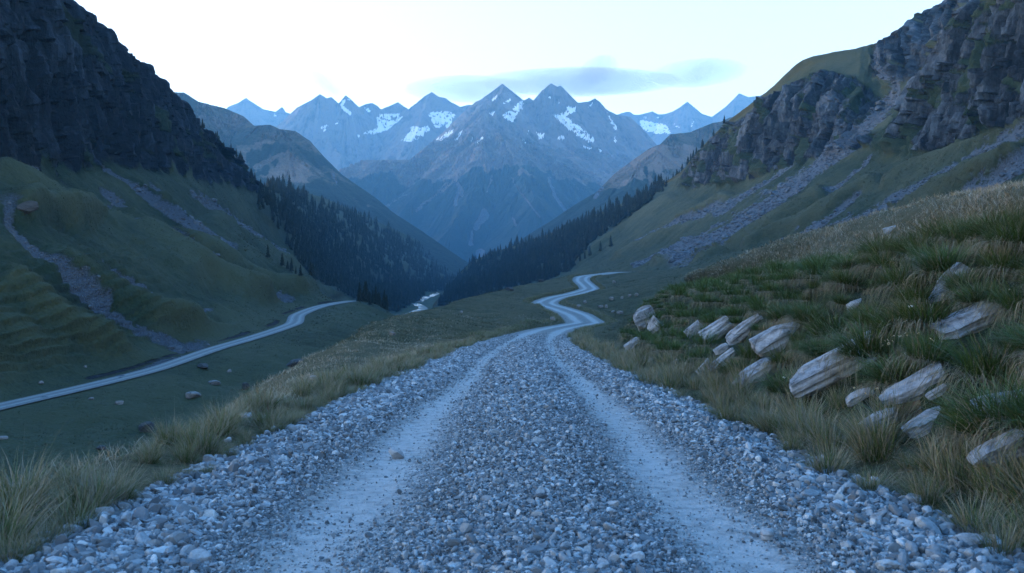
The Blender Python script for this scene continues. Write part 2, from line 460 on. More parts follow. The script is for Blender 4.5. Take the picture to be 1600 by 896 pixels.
# ---- valley side with the crags, beyond the near hill ---------------------
def build_right():
    S = np.exp(np.linspace(math.log(150), math.log(2300), 640))
    f1 = rail([(150, 85, 1), (230, 95, 4), (300, 98, 6), (400, 90, 7), (500, 70, 6), (600, 55, 5), (750, 33, 3), (900, 5, -4), (1050, -70, -15), (1300, -95, -12), (1500, -112, -7), (1700, -112, -2), (2300, -20, 10)], S)
    f0 = f1 + np.array([-70, 0, -22.]); f0[S > 950, 0] += 30
    cb = rail([(150, 150, 62), (250, 165, 57), (300, 173, 57), (400, 187, 62), (460, 190, 72), (520, 186, 80), (640, 176, 80), (800, 168, 91), (950, 168, 104), (1050, 150, 104), (1300, 22, 58), (1500, -80, 30), (1700, -108, 6), (2300, 0, 20)], S)
    ct = rail([(150, 175, 120), (250, 184, 124), (300, 196, 131), (360, 208, 136), (420, 221, 138, 424), (448, 224, 124, 452), (478, 222, 104, 492), (512, 224, 116, 545), (540, 222, 134, 575), (600, 214, 152, 632), (680, 202, 146), (760, 196, 144.6, 775), (880, 181, 122.8), (950, 180, 118), (1050, 180, 121), (1300, 52, 76), (1500, -68, 41), (1700, -110, 9), (2300, 10, 24)], S)
    sk = rail([(150, 240, 190, 230), (250, 262, 205, 340), (300, 282, 212, 400), (360, 300, 213, 470), (420, 316, 205, 580), (480, 284, 190, 604), (520, 255, 170.5, 618), (560, 240, 169.5, 634), (600, 220, 169.5, 657), (680, 209, 159, 725), (760, 200.5, 152.5, 792), (880, 186, 131.5, 902), (950, 186, 126, 960), (1050, 184, 124, 1058), (1300, 56, 78, 1306), (1500, -65, 42, 1504), (1700, -110, 10, 1704), (2300, 20, 26)], S)
    def between(a, b, t, sag):
        c = a * (1 - t) + b * t
        c[:, 2] -= sag * np.abs(b[:, 2] - a[:, 2]) * 0.1
        return c
    m1 = between(f1, cb, .33, .9); m2 = between(f1, cb, .68, .7)
    c1 = between(cb, ct, .5, -1.2)
    s1 = between(ct, sk, .5, -.3)
    bh = sk + np.array([60, 40, -20.]); bh2 = sk + np.array([260, 120, -120.])
    G, v = loft([f0, f1, m1, m2, cb, c1, ct, s1, sk, bh, bh2], [0, 1, 2, 3, 4, 5, 6, 6.7, 7.4, 8, 8.5], 600, lin=(4, 6, 8))
    N = grid_normals(G)
    VV = np.broadcast_to(v[None, :], G.shape[:2]); SS = np.broadcast_to(S[:, None], G.shape[:2])
    X, Yw, Z = G[..., 0], G[..., 1], G[..., 2]
    lines = [
        ([(1412, 105), (1395, 150), (1345, 205), (1290, 250), (1225, 300), (1160, 345), (1100, 380), (1030, 418)], 10, 19, 1, 1.2),
        ([(1245, 252), (1205, 278), (1150, 315), (1110, 340)], 2, 7, .95, .4),
        ([(1365, 235), (1345, 260), (1310, 290), (1290, 305)], 2.5, 7, .95, .6),
        ([(1640, 180), (1540, 240), (1480, 275), (1420, 305), (1350, 345), (1280, 372), (1205, 396)], 13, 17, 1, 1.0),
        ([(1355, 300), (1300, 335), (1240, 375)], 2.5, 5, .75, .4),
        ([(1640, 232), (1560, 280), (1500, 312)], 11, 9, 1, .6),
        ([(1140, 312), (1090, 340), (1020, 365), (990, 380)], 5, 4, .6, .5),
        ([(1235, 285), (1200, 330), (1165, 360), (1120, 388)], 3, 6, .7, .9),
        ([(1085, 365), (1040, 390), (985, 420)], 4, 6, .8, .4),
        ([(1372, 70), (1368, 100), (1395, 130)], 5, 8, .8, .6),
    ]
    mask, dep = px_masks(G, lines, 6)
    slope = smooth(.8, 1.6, VV) * (1 - smooth(3.7, 4.2, VV))
    k = np.clip(SS / 400, .5, 2.5)
    fl = fbm(SS / (30 * k) - VV * .55, VV * .6, None, 3, 51)
    und = fbm(X / 24, Yw / 24, Z / 24, 4, 52)
    ridge = lift(G, [([(1640, 225), (1500, 290), (1400, 332), (1290, 372), (1200, 388)], 18, 12, 6), ([(1310, 290), (1200, 352), (1100, 395), (1010, 415)], 18, 10, 6),
                     ([(1390, 275), (1250, 348), (1150, 385)], 13, 9, 5), ([(1060, 300), (965, 355), (895, 412)], 14, 10, 5), ([(1150, 300), (1050, 355), (950, 405)], 14, 9, 5),
                     ([(1640, 170), (1520, 225), (1440, 262), (1370, 300)], 16, 10, 5)], 65)
    d = slope * ((ridge + fl * 5.0 * k + und * 2.4) * (1 - .8 * mask) + fbm(X / 7, Yw / 7, Z / 7, 3, 66) * .5 + fbm(SS / 6 - VV, VV * .9, None, 3, 47) * 1.1) - dep * k * 1.0
    gap = np.exp(-((SS - 484) / 26.) ** 2) * smooth(4.2, 4.8, VV)                # the scree chute between the crags
    cl = smooth(3.84, 4.16, VV + .5 * fbm(SS / 14, VV * .4, None, 3, 67) + .3 * fl) * (1 - smooth(6.0, 6.35, VV + .2 * und)) * (1 - smooth(830, 960, SS)) * (1 - gap)
    top = smooth(6.2, 6.5, VV) * (1 - smooth(7.5, 7.9, VV)) * (SS < 560) * smooth(545, 500, SS)
    rk = np.maximum(cl, top)
    vert = fbm(SS / 7 + .4 * fbm(X / 20, Yw / 20, Z / 20, 3, 61), Z / 44, None, 5, 56, .55, ridged=True)
    crag = fbm(X / 15, Yw / 15, Z / 15, 5, 57, .6)
    big = fbm(SS / 36, Z / 60, None, 3, 58)
    ledge = fbm(SS / 70, Z / 8 - SS / 30, None, 3, 59)
    fw = fbm(X / 24, Yw / 24, Z / 24, 3, 68)
    f1 = facet(SS / 13 + fw * .4, Z / 44 - SS / 50, 411); f2 = facet(SS / 5 + fw * .5, Z / 20 - SS / 30, 412); f3 = facet(SS / 2.4 + fw * .6, Z / 8 - SS / 12, 413)
    dc = rk * (vert * 6.5 + crag * 2.0 + big * 9 + f1 * 4.0 + f2 * 2.5 + f3 * 1.0 - 3.0)
    face = np.clip(.45 + .35 * crag + .2 * f1 + .16 * f2, 0, 1) - .16
    edge = np.exp(-((VV - 7.4) / .3) ** 2) + np.exp(-((VV - 6.0) / .25) ** 2) * (SS < 450)
    Hn = N.copy(); Hn[..., 2] *= .35; Hn /= np.linalg.norm(Hn, axis=2, keepdims=True)
    G = G + N * d[..., None] + Hn * (dc * (1 - .6 * np.clip(edge, 0, 1)))[..., None]
    G[..., 2] += fbm(SS / 26, VV * 2, None, 5, 62) * 2.2 * np.clip(edge, 0, 1) * (SS < 1000)
    N2 = grid_normals(G)
    gp = fbm(SS / 26 - VV, Z / 12 - SS / 32, None, 4, 69)
    rock = rk * smooth(.22, -.02, gp)
    dry = .36 + .05 * ridge * slope + .35 * fl * slope + .36 * fbm(X / 60, Yw / 60, Z / 40, 3, 60) + .22 * smooth(6.2, 6.8, VV) - .2 * cl
    at = dict(rock=rock, scree=mask, dry=dry, snow=0 * rock, forest=wood_floor(G, RIGHT_WOOD), face=face)
    o = structure(mesh_from('crag_hillside', G.reshape(-1, 3), grid_faces(*G.shape[:2]), M_CRAG, {a: b.ravel() for a, b in at.items()}, smooth_shade=(rock[:-1, :-1] < .5).ravel()))
    SHEETS['right'] = dict(G=G, S=S, v=v, N=N2, scree=mask, rock=rock, o=o)

build_right()

# ---- the hill the road runs over -----------------------------------------
ROAD_W = 5.1
RC = np.array([(-12, 0, .45), (2, 0, -.075), (9, .03, -.34), (18, .1, -.675), (28, .2, -1.05), (36, .38, -1.35), (50, .8, -1.9), (66, 1.7, -2.46), (84, 3.2, -3.0), (100, 5, -3.5), (115, 8, -3.8), (130, 10.8, -4.0),
               (150, 11, -3.7), (170, 9.6, -3.2), (195, 7.2, -2.5), (215, 10, -1.65), (240, 17.3, -.6), (265, 23, .9), (290, 23.0, 2.8), (315, 25, 4.5), (345, 36, 6.2), (365, 46, 7.2), (385, 64, 7.6), (420, 100, 7.8)])
def road_c(Y):
    """road centre x, z at distance Y"""
    return resm(RC[:, 0], RC[:, 1], Y), resm(RC[:, 0], RC[:, 2], Y)
def road_half(Y):
    x1, _ = road_c(Y + .5); x0, _ = road_c(Y - .5)
    return .5 * ROAD_W * (1 + .18 * smooth(90, 150, Y)) * np.sqrt(1 + np.minimum((x1 - x0) ** 2, 3.0))

def ylist(rows, Y):
    r = np.array(rows, float)
    return np.stack([resm(r[:, 0], r[:, 1], Y), Y, resm(r[:, 0], r[:, 2], Y)], -1)

def build_near():
    S = np.concatenate([np.linspace(-9, 2.4, 60)[:-1], np.exp(np.linspace(math.log(2.4), math.log(418), 900))])
    cx, cz = road_c(S); hw = road_half(S)
    L1 = ylist([(-9, -3.9, 0), (4, -3.9, -.6), (8, -4.3, -.92), (12, -4.8, -1.15), (25, -6.7, -1.62), (40, -8.7, -1.9), (62, -10.6, -2.15), (87, -12, -2.1), (150, -12, -2.2), (220, -6.3, -.6), (300, 6.5, 1.9), (340, 20, 4.6), (385, 35, 7.2), (420, 60, 8)], S)
    L2 = L1 + np.array([-7, 0, -4.0]); L3 = L1 + np.array([-45, 0, -27.]); L3[:, 2] = np.maximum(L3[:, 2], -34)
    mid = np.stack([.5 * (L1[:, 0] + cx - hw) , S, .5 * (L1[:, 2] + cz) + .0], -1)
    farl = smooth(60, 110, S)
    mid[:, 2] += farl * .35 - (1 - farl) * .02
    eL = np.stack([cx - hw - .25, S, cz + .02], -1); eL2 = np.stack([cx - hw - .9, S, cz + .10 + .3 * farl], -1)
    c = np.stack([cx, S, cz - .04], -1)
    eR = np.stack([cx + hw + .25, S, cz + .02], -1)
    base = ylist([(-9, 3.4, .4), (3, 3.4, .1), (11, 3.5, -.22), (20, 3.75, -.55), (30, 4.2, -.9), (43, 5.4, -1.5), (50, 6.9, -1.9), (65, 8.6, -2.6), (90, 11.2, -3), (110, 13.5, -3.5), (130, 17.2, -3.7), (150, 17.5, -3.3), (170, 16, -2.6), (195, 14, -1.9), (215, 17, -1.0), (240, 24, .1), (265, 29.5, 1.4), (300, 31, 3.8), (345, 44, 6.6), (385, 80, 8.1), (420, 110, 8.2)], S)
    lip = ylist([(-9, 6.3, 2.2), (3, 6.3, 2.0), (8, 6.35, 1.88), (11, 6.35, 1.75), (13.5, 6.3, 1.62), (20, 6.5, 1.34), (30, 6.9, 1.1), (42, 7.4, .55), (50, 8.2, .35), (54, 9.4, -.5), (60, 11, -1.5), (90, 16, -1.6), (130, 24, -1.6), (200, 30, 1.2), (265, 40, 3.4), (300, 42, 5.0), (345, 58, 7.4), (385, 95, 8.6), (420, 130, 9)], S)
    MC = ylist([(-9, 16, 3.4), (3, 16, 3.4), (20, 18, 3.9), (40, 23, 5.25), (55, 24.5, 5.5), (85, 24.5, 4.15), (110, 25, 2.9), (130, 31, 2.3), (170, 42, 4.2), (250, 67, 8.5), (300, 75, 9.6), (345, 92, 10.5), (385, 120, 11), (420, 150, 11)], S)
    ml = .5 * (lip + MC); ml[:, 2] -= .12
    B1 = MC + np.array([22, 0, -3.]); B2 = MC + np.array([70, 0, -22.])
    G, v = loft([L3, L2, L1, mid, eL2, eL, c, eR, base, .5 * (base + lip), lip, ml, MC, B1, B2],
                [0, .6, 1.2, 1.8, 2.3, 2.5, 3, 3.5, 3.9, 4.4, 4.9, 5.6, 6.3, 6.8, 7.3], 520, lin=(4, 5, 7, 8))
    VV = np.broadcast_to(v[None, :], G.shape[:2])
    X, Yw, Z = G[..., 0], G[..., 1], G[..., 2]
    off = 1 - smooth(2.2, 2.45, VV) * (1 - smooth(3.55, 3.8, VV))      # keep the roadbed even
    k = np.clip(Yw / 25, .35, 4)
    n1 = fbm(X / 9, Yw / 9, None, 4, 71); n2 = fbm(X / 2.2, Yw / 2.2, None, 3, 72); n3 = fbm(X / .7, Yw / .7, None, 2, 73)
    bank = smooth(3.7, 4.1, VV) * (1 - smooth(4.9, 5.3, VV)) * (1 - smooth(52, 64, Yw))
    G[..., 2] += off * (n1 * .28 * k * (1 - .5 * smooth(4.9, 5.4, VV) * (Yw < 120)) + n2 * .13 * np.clip(k, .5, 2) + n3 * .05) + bank * (n2 * .18 + n3 * .08)
    stp = (VV - 3.9) * 3.4 + fbm(X / 2.8, Yw / 3.2, None, 3, 78) * 2.2
    fr = stp - np.floor(stp)
    G[..., 0] += bank * (.30 * (fr - .5) - .26 * smooth(.75, 1, fr) + .1) * -1.0
    G[..., 2] += bank * .16 * (smooth(.0, .25, fr) - fr)
    N2 = grid_normals(G)
    dry = .34 + .35 * n1 + .2 * n2 + .25 * smooth(4.8, 5.5, VV) * (Yw < 125) - .40 * bank + .12 * smooth(1.2, 2.3, VV) * (VV < 3)
    dry += .35 * np.exp(-((VV - 2.34) / .1) ** 2) * smooth(40, 80, Yw) + .35 * np.exp(-((VV - 3.62) / .1) ** 2) * smooth(60, 100, Yw)
    gl = [([(1120, 420), (1060, 430), (980, 455)], 1, 1, 0, 0)]
    scree = 0 * dry
    rock = bank * smooth(.25, .5, fbm(X / 1.6, Yw / 1.6, Z / 1.6, 3, 75)) * .0
    at = dict(rock=rock, scree=scree, dry=dry, snow=0 * rock, forest=0 * rock, face=0 * rock + .5)
    o = structure(mesh_from('road_hillside', G.reshape(-1, 3), grid_faces(*G.shape[:2]), M_NEAR, {a: b.ravel() for a, b in at.items()}))
    SHEETS['near'] = dict(G=G, S=S, v=v, N=N2, o=o, dry=dry)

build_near()

# ---- valley floor and everything under it --------------------------------
def build_ground():
    m = terrain_mat('valley_grass', (0.008, 0.026, 0.022), (0.02, 0.046, 0.034), (0.045, 0.06, 0.04), 0.05)
    n = 90
    x = np.linspace(-9000, 9000, n); y = np.linspace(-3000, 15000, n)
    A, B = np.meshgrid(x, y, indexing='ij')
    V = np.stack([A, B, -46 + 0 * A], -1).reshape(-1, 3)
    z = np.zeros(len(V))
    structure(mesh_from('ground', V, grid_faces(n, n), m, dict(rock=z, scree=z, dry=z + .4, snow=z, forest=z)))
build_ground()
# ------------------------------------------------------------------ far mountains
def ridge_field(X, Y, ridges, side=0.8, seed=0, spur=None):
    """height under a set of 3-D ridge lines: each falls away on both sides"""
    out = np.full(X.shape, -300.0)
    for pts, s in ridges:
        for a, b in zip(pts[:-1], pts[1:]):
            dx, dy = b[0] - a[0], b[1] - a[1]
            t = np.clip(((X - a[0]) * dx + (Y - a[1]) * dy) / (dx * dx + dy * dy + 1e-9), 0, 1)
            d = np.hypot(X - a[0] - t * dx, Y - a[1] - t * dy)
            z = a[2] + t * (b[2] - a[2]) - d * s * (1 - .16 * np.minimum(d / 1400, 1))
            out = np.maximum(out, z)
    return out

def side_spurs(crest, n, length, drop, seed, s=.85, toward=(0, -1), spread=.5):
    """ribs that run down from a crest toward the valley"""
    r = np.random.default_rng(seed)
    pts = np.array(crest, float)
    seg = np.r_[0, np.cumsum(np.hypot(np.diff(pts[:, 0]), np.diff(pts[:, 1])))]
    out = []
    for k in range(n):
        q = (k + r.uniform(.2, .8)) / n * seg[-1]
        p = np.array([np.interp(q, seg, pts[:, i]) for i in range(3)])
        p[2] -= r.uniform(.01, .05) * length
        a = r.normal(0, spread)
        L = length * r.uniform(.6, 1.3)
        line = [p.copy()]
        d = np.array([toward[0] * math.cos(a) - toward[1] * math.sin(a), toward[0] * math.sin(a) + toward[1] * math.cos(a)])
        for j in range(4):
            a2 = r.normal(0, .18)
            d = np.array([d[0] * math.cos(a2) - d[1] * math.sin(a2), d[0] * math.sin(a2) + d[1] * math.cos(a2)])
            p = p + np.array([d[0] * L / 4, d[1] * L / 4, -drop * L / 4 * r.uniform(.8, 1.2)])
            line.append(p.copy())
        out.append((line, s))
    return out

def far_sheet(name, pxr, yr, ridges, nx, ny, seed, warp=60, amp=40, wl=300, detail=None, snow_polys=(), tan_polys=(), scar_lines=(), tree_z=None, dry0=.45, rock_z=None, floor=-40.0, jag=0.0, ribs=16.0, ribamp=22.0):
    px = np.linspace(pxr[0], pxr[1], nx)
    y = np.exp(np.linspace(math.log(yr[0]), math.log(yr[1]), ny))
    Y = np.broadcast_to(y[None, :], (nx, ny)).copy(); X = (px[:, None] - 800) / F * Y
    wx = fbm(X / wl, Y / wl, None, 4, seed) * warp; wy = fbm(X / wl, Y / wl, None, 4, seed + 5) * warp
    Z = ridge_field(X + wx, Y + wy, ridges)
    Zs = ridge_field(X, Y, ridges)
    n = fbm(X / wl, Y / wl, None, 6, seed + 9, .52, ridged=True)
    n2 = fbm(X / (wl * .25), Y / (wl * .25), None, 4, seed + 10)
    rel = np.clip((Zs - floor) / 500, .15, 1.2)
    Z = .35 * Zs + .65 * Z + (n * amp + n2 * amp * .3) * rel
    Z = Z + jag * fbm(X / (wl * .12), Y / (wl * .12), None, 3, seed + 12, ridged=True) * smooth(.55, 1.0, rel)
    pxg = np.broadcast_to(px[:, None], Z.shape)
    def soft(a, n=3):
        for _ in range(n):
            a = np.pad(a, 1, mode='edge'); a = (a[:-2, 1:-1] + a[2:, 1:-1] + a[1:-1, :-2] + a[1:-1, 2:] + a[1:-1, 1:-1]) / 5
        return a
    Zq = soft(Zs, 6); dyv = np.gradient(Y, axis=1); gy = np.gradient(Zq, axis=1) / dyv
    dxv = np.gradient(X, axis=0); gx = np.gradient(Zq, axis=0) / dxv
    gx, gy = soft(gx, 4), soft(gy, 4); gn = np.hypot(gx, gy) + 1e-6
    cc = (X * -gy + (Y - yr[0]) * gx) / gn                      # along the contour: ribs run straight down the fall line
    rib = fbm(cc / (ribs * 6.0) + wx * .01, Zq / 900, None, 4, seed + 13, .6, ridged=True)
    Z = Z + rib * ribamp * np.clip(rel, .2, .9)
    # the crest line is the skyline: nothing of the same mountain stands above it
    cr = np.array(ridges[0][0]); cpx, cpy = proj(cr); oo = np.argsort(cpx)
    sky = np.interp(px, cpx[oo], cpy[oo])[:, None] + .9 * fbm((px[:, None] + 0 * Y) / 7, Y / 900, None, 3, seed + 14)
    Z = np.minimum(Z, CAMZ + (448 - sky) / F * Y)
    Z = np.maximum(Z, floor)
    G = np.stack([X, Y, Z], -1)
    N = grid_normals(G)
    V = G.reshape(-1, 3); ppx, ppy = proj(V)
    wob = fbm(X / (wl * .15), Y / (wl * .15), None, 3, seed + 20).ravel()
    wo2 = fbm(X / (wl * .05), Y / (wl * .05), None, 3, seed + 23).ravel()
    qx, qy = ppx + wob * 4.5 + wo2 * 3.0, ppy + wob * 3.0 + wo2 * 2.2
    snow = np.zeros(len(V)); dry = np.full(len(V), dry0) + .45 * fbm(X / (wl * .8), Y / (wl * 2.5), None, 4, seed + 21).ravel()
    for p in snow_polys:
        snow[in_poly(qx, qy, p) & (wo2 + .6 * wob + .35 * rib.ravel() < .38)] = 1
    for p, a in tan_polys:
        dry[in_poly(qx + wob * 14, qy + wob * 8, p)] += a
    scar = np.zeros(len(V))
    for pts, w0, w1, a in scar_lines:
        d, t = pline_dist(qx, qy, pts)
        scar = np.maximum(scar, (1 - smooth(.5, 1.3, d / (w0 + (w1 - w0) * t) + .4 * wob)) * a)
    for_ = np.zeros(len(V))
    if tree_z is not None:
        tz = tree_z + fbm(X / (wl * .6), Y / (wl * .6), None, 4, seed + 30).ravel() * 230 + fbm((pxg + wx * .08) / 9, Y / 2500, None, 3, seed + 31).ravel() * 45 + fbm(X / 90, Y / 90, None, 3, seed + 32).ravel() * 60
        for_ = smooth(50, -50, V[:, 2] - tz) * (1 - np.clip(scar * 1.6, 0, 1))
    rock = smooth(.80, .62, N[..., 2].ravel() + .12 * wob)
    if rock_z is not None:
        rock = np.maximum(rock * .5, smooth(rock_z - 90, rock_z + 90, V[:, 2] + 160 * wob))
    at = dict(rock=rock * (1 - for_), scree=scar, dry=dry, snow=snow, forest=for_, face=np.clip(.5 + .5 * rib.ravel() + .3 * wob, 0, 1))
    return structure(mesh_from(name, V, grid_faces(nx, ny), M_FAR, at))

def PX(rows):
    return [P(*r) for r in rows]

# ridge in front on the valley side, brown top and dark forest
la = PX([(-150, 120, 2700), (100, 150, 2650), (250, 143, 2600), (288, 145, 2600), (310, 159, 2600), (350, 169, 2600), (381, 182, 2550), (397, 197, 2500), (422, 195, 2450), (437, 202, 2450), (461, 205, 2480), (484, 220, 2520), (508, 247, 2560), (535, 274, 2620), (585, 308, 2720), (618, 335, 2800), (660, 362, 2900), (700, 390, 3000), (745, 420, 3150)])
lb = PX([(430, 200, 2450), (440, 222, 2350), (452, 248, 2250), (440, 290, 2100), (430, 330, 1950)])
lc = PX([(470, 212, 2490), (520, 285, 2420), (560, 330, 2300), (600, 380, 2200)])
far_sheet('forest_ridge', (-150, 800), (1850, 3300), [(la, .62), (lb, .6), (lc, .62)] + side_spurs(la[3:], 9, 700, .42, 3, .7, (.35, -1)), 620, 260, 201, 50, 22, 260,
          tan_polys=[([(370, 230), (420, 215), (450, 235), (490, 262), (480, 285), (420, 280), (380, 262)], .3)],
          scar_lines=[([(520, 272), (526, 288)], 2.5, 1, .8), ([(398, 262), (440, 240), (470, 255)], 3, 3, .35)], tree_z=285, dry0=.26, rock_z=900)
# its twin on the other side of the gap
ra = PX([(1420, 120, 2800), (1300, 150, 2750), (1200, 172, 2700), (1140, 184, 2650), (1128, 190, 2620), (1112, 193, 2600), (1078, 207, 2560), (1048, 210, 2540), (1031, 226, 2550), (1015, 232, 2560), (988, 251, 2600), (961, 271, 2650), (931, 301, 2730), (897, 321, 2800), (865, 343, 2880), (824, 368, 3000), (780, 400, 3150), (745, 425, 3300)])
rb = PX([(1040, 215, 2540), (1030, 245, 2380), (1000, 262, 2280), (985, 300, 2100)])
far_sheet('brown_ridge', (740, 1450), (1850, 3400), [(ra, .62), (rb, .6)] + side_spurs(ra[3:], 8, 700, .42, 4, .7, (-.35, -1)), 520, 260, 211, 50, 22, 260,
          tan_polys=[([(985, 250), (1030, 225), (1075, 225), (1110, 240), (1060, 262), (1000, 275)], .3)],
          scar_lines=[([(940, 292), (930, 308)], 3, 4, .9), ([(1000, 262), (1030, 240), (1060, 262)], 2, 3, .4)], tree_z=270, dry0=.26, rock_z=900)

# the big mountain closing the valley
crest = PX([(640, 250, 6000), (695, 205, 6100), (719, 180, 6100), (742, 160, 6100), (751, 156, 6100), (768, 144, 6080), (785, 131, 6050), (803, 145, 6060), (818, 157, 6080), (827, 153, 6050), (833, 157, 6060), (849, 140, 6020), (861, 130, 6000), (871, 136, 6000), (876, 134, 6000), (888, 146, 6040), (903, 161, 6080), (919, 159, 6060), (930, 154, 6040), (938, 160, 6060), (947, 171, 6100), (962, 179, 6150), (984, 183, 6200), (1000, 197, 6250), (1024, 224, 6350), (1060, 270, 6500)])
front = PX([(790, 150, 6000), (775, 172, 5500), (768, 178, 5300), (764, 200, 5050), (757, 235, 4700), (750, 262, 4450), (742, 310, 4150), (738, 360, 3900), (735, 400, 3700)])
fl1 = PX([(766, 182, 5250), (735, 212, 5050), (700, 235, 4900), (650, 252, 4800), (600, 262, 4750), (545, 275, 4700), (500, 300, 4700)])
fl2 = PX([(762, 205, 5000), (720, 250, 4700), (675, 290, 4450), (635, 325, 4250), (600, 350, 4150)])
fr1 = PX([(768, 180, 5280), (800, 215, 5050), (835, 245, 4850), (870, 270, 4700), (905, 300, 4500), (930, 330, 4350)])
fr2 = PX([(762, 210, 4980), (790, 262, 4600), (815, 300, 4350), (850, 345, 4100)])
pr = PX([(861, 132, 5990), (850, 165, 5800), (852, 195, 5600), (880, 235, 5350), (920, 270, 5150), (960, 300, 5000)])
pr2 = PX([(827, 154, 6040), (812, 175, 5850), (808, 195, 5700), (830, 225, 5400)])
pr3 = PX([(930, 155, 6030), (925, 185, 5900), (915, 200, 5800)])
pr4 = PX([(962, 180, 6140), (985, 215, 5950), (1005, 245, 5800), (1030, 280, 5600)])
SNOW = [
    [(783, 181), (800, 171), (816, 156), (818, 164), (806, 180), (800, 192), (795, 188)],
    [(864, 180), (876, 178), (890, 172), (903, 166), (895, 176), (888, 180), (893, 192), (905, 197), (915, 206), (926, 214), (929, 222), (920, 222), (905, 214), (890, 205), (880, 195)],
    [(884, 167), (900, 168), (895, 176), (884, 176)],
    [(905, 226), (925, 231), (915, 232)], [(933, 231), (946, 238), (936, 236)],
    [(948, 176), (954, 185), (962, 196), (964, 204), (960, 203), (953, 188)], [(959, 210), (963, 224), (960, 222)],
    [(817, 202), (822, 208), (828, 204), (826, 209), (821, 209)], [(838, 206), (843, 211), (851, 207), (849, 216), (842, 218)], [(871, 216), (881, 212), (880, 220), (874, 219)],
    [(812, 214), (822, 223), (818, 221)], [(707, 219), (722, 204), (725, 203), (712, 219)], [(680, 219), (706, 202), (709, 201), (702, 212), (688, 219)],
    [(735, 219), (740, 216), (737, 221)], [(742, 223), (753, 213), (755, 214), (746, 225)], [(767, 157), (777, 149), (775, 155), (769, 158)], [(785, 162), (797, 154), (798, 158), (789, 163)], [(762, 176), (774, 174), (769, 181)],
    [(857, 153), (860, 150), (860, 156)], [(918, 168), (926, 158), (924, 165)], [(873, 160), (875, 160), (875, 163), (873, 163)],
]
SCARS = [
    ([(858, 280), (866, 305), (882, 328)], 2.2, 3.0, .9), ([(800, 278), (812, 300), (830, 322), (842, 338)], 1.2, 2, .6), ([(700, 285), (680, 305), (652, 330)], 1.2, 3, .6),
    ([(715, 300), (712, 320)], 2, 4, .8), ([(757, 333), (750, 345), (744, 357)], 7, 4, 1), ([(738, 362), (736, 382)], 2, 4, .7), ([(750, 395), (752, 402)], 7, 7, .8),
    ([(800, 340), (806, 352)], 1.5, 2, .7), ([(716, 288), (722, 305)], 3, 5, .6), ([(770, 275), (760, 300)], 1.5, 1, .5), ([(895, 285), (906, 300)], 1, 1.5, .4), ([(640, 300), (600, 325), (575, 345)], 1.5, 2.5, .45),
    ([(872, 240), (920, 275), (955, 300)], 1.5, 4, .35), ([(757, 240), (725, 270), (690, 300)], 3, 2, .4),
]
far_sheet('summit_massif', (470, 1090), (3500, 7000), [(crest, 1.0), (front, .72), (fl1, .72), (fl2, .7), (fr1, .72), (fr2, .7), (pr, .85), (pr2, .95), (pr3, 1.0), (pr4, .85)]
          + side_spurs(crest, 16, 900, .62, 7, 1.0) + side_spurs(fl1, 6, 900, .5, 8, .75, (-.3, -1)) + side_spurs(fr1, 6, 900, .5, 9, .75, (.3, -1)) + side_spurs(front[2:6], 4, 800, .5, 10, .75, (.5, -1)),
          760, 420, 221, 90, 45, 420, snow_polys=SNOW, tan_polys=[([(700, 190), (760, 180), (800, 220), (830, 272), (745, 282), (690, 265), (640, 240)], .30), ([(735, 262), (810, 262), (800, 280), (730, 282)], .25)],
          scar_lines=SCARS, tree_z=545, dry0=.46, rock_z=800, jag=16, ribs=15, ribamp=40)

# the row behind with the glaciers
row = PX([(380, 235, 7600), (437, 194, 7600), (464, 168, 7600), (486, 157, 7550), (500, 147, 7500), (511, 154, 7530), (518, 152, 7520), (529, 162, 7600), (540, 149, 7550), (550, 157, 7600), (561, 168, 7650), (570, 163, 7600), (582, 161, 7600), (590, 166, 7620), (595, 171, 7700), (608, 166, 7700), (622, 160, 7650), (638, 171, 7700), (652, 160, 7650), (664, 150, 7600), (675, 144, 7550), (686, 152, 7600), (695, 153, 7600), (705, 160, 7620), (719, 167, 7700), (732, 164, 7700), (745, 165, 7700), (800, 175, 7800), (850, 185, 7800)])
BS = [[(533, 157), (549, 155), (540, 160), (537, 166), (550, 177), (546, 180), (532, 169)], [(566, 209), (590, 200), (588, 184), (597, 178), (625, 178), (628, 182), (618, 192), (605, 203), (585, 208), (575, 210)],
      [(627, 221), (645, 198), (660, 199), (668, 196), (672, 203), (655, 217), (640, 222)], [(668, 176), (700, 174), (712, 180), (700, 200), (680, 200), (674, 190)], [(500, 200), (510, 196), (517, 197), (506, 204)], [(524, 193), (528, 189), (526, 197)],
      [(570, 170), (574, 168), (579, 174), (575, 175)], [(558, 212), (560, 209), (561, 217)]]
far_sheet('glacier_range', (380, 900), (6300, 8400), [(row, 1.0)] + side_spurs(row, 18, 1100, .7, 12, 1.0, spread=.35), 620, 200, 231, 80, 40, 420, snow_polys=BS, dry0=.35, rock_z=500, jag=16, ribs=16, ribamp=44)

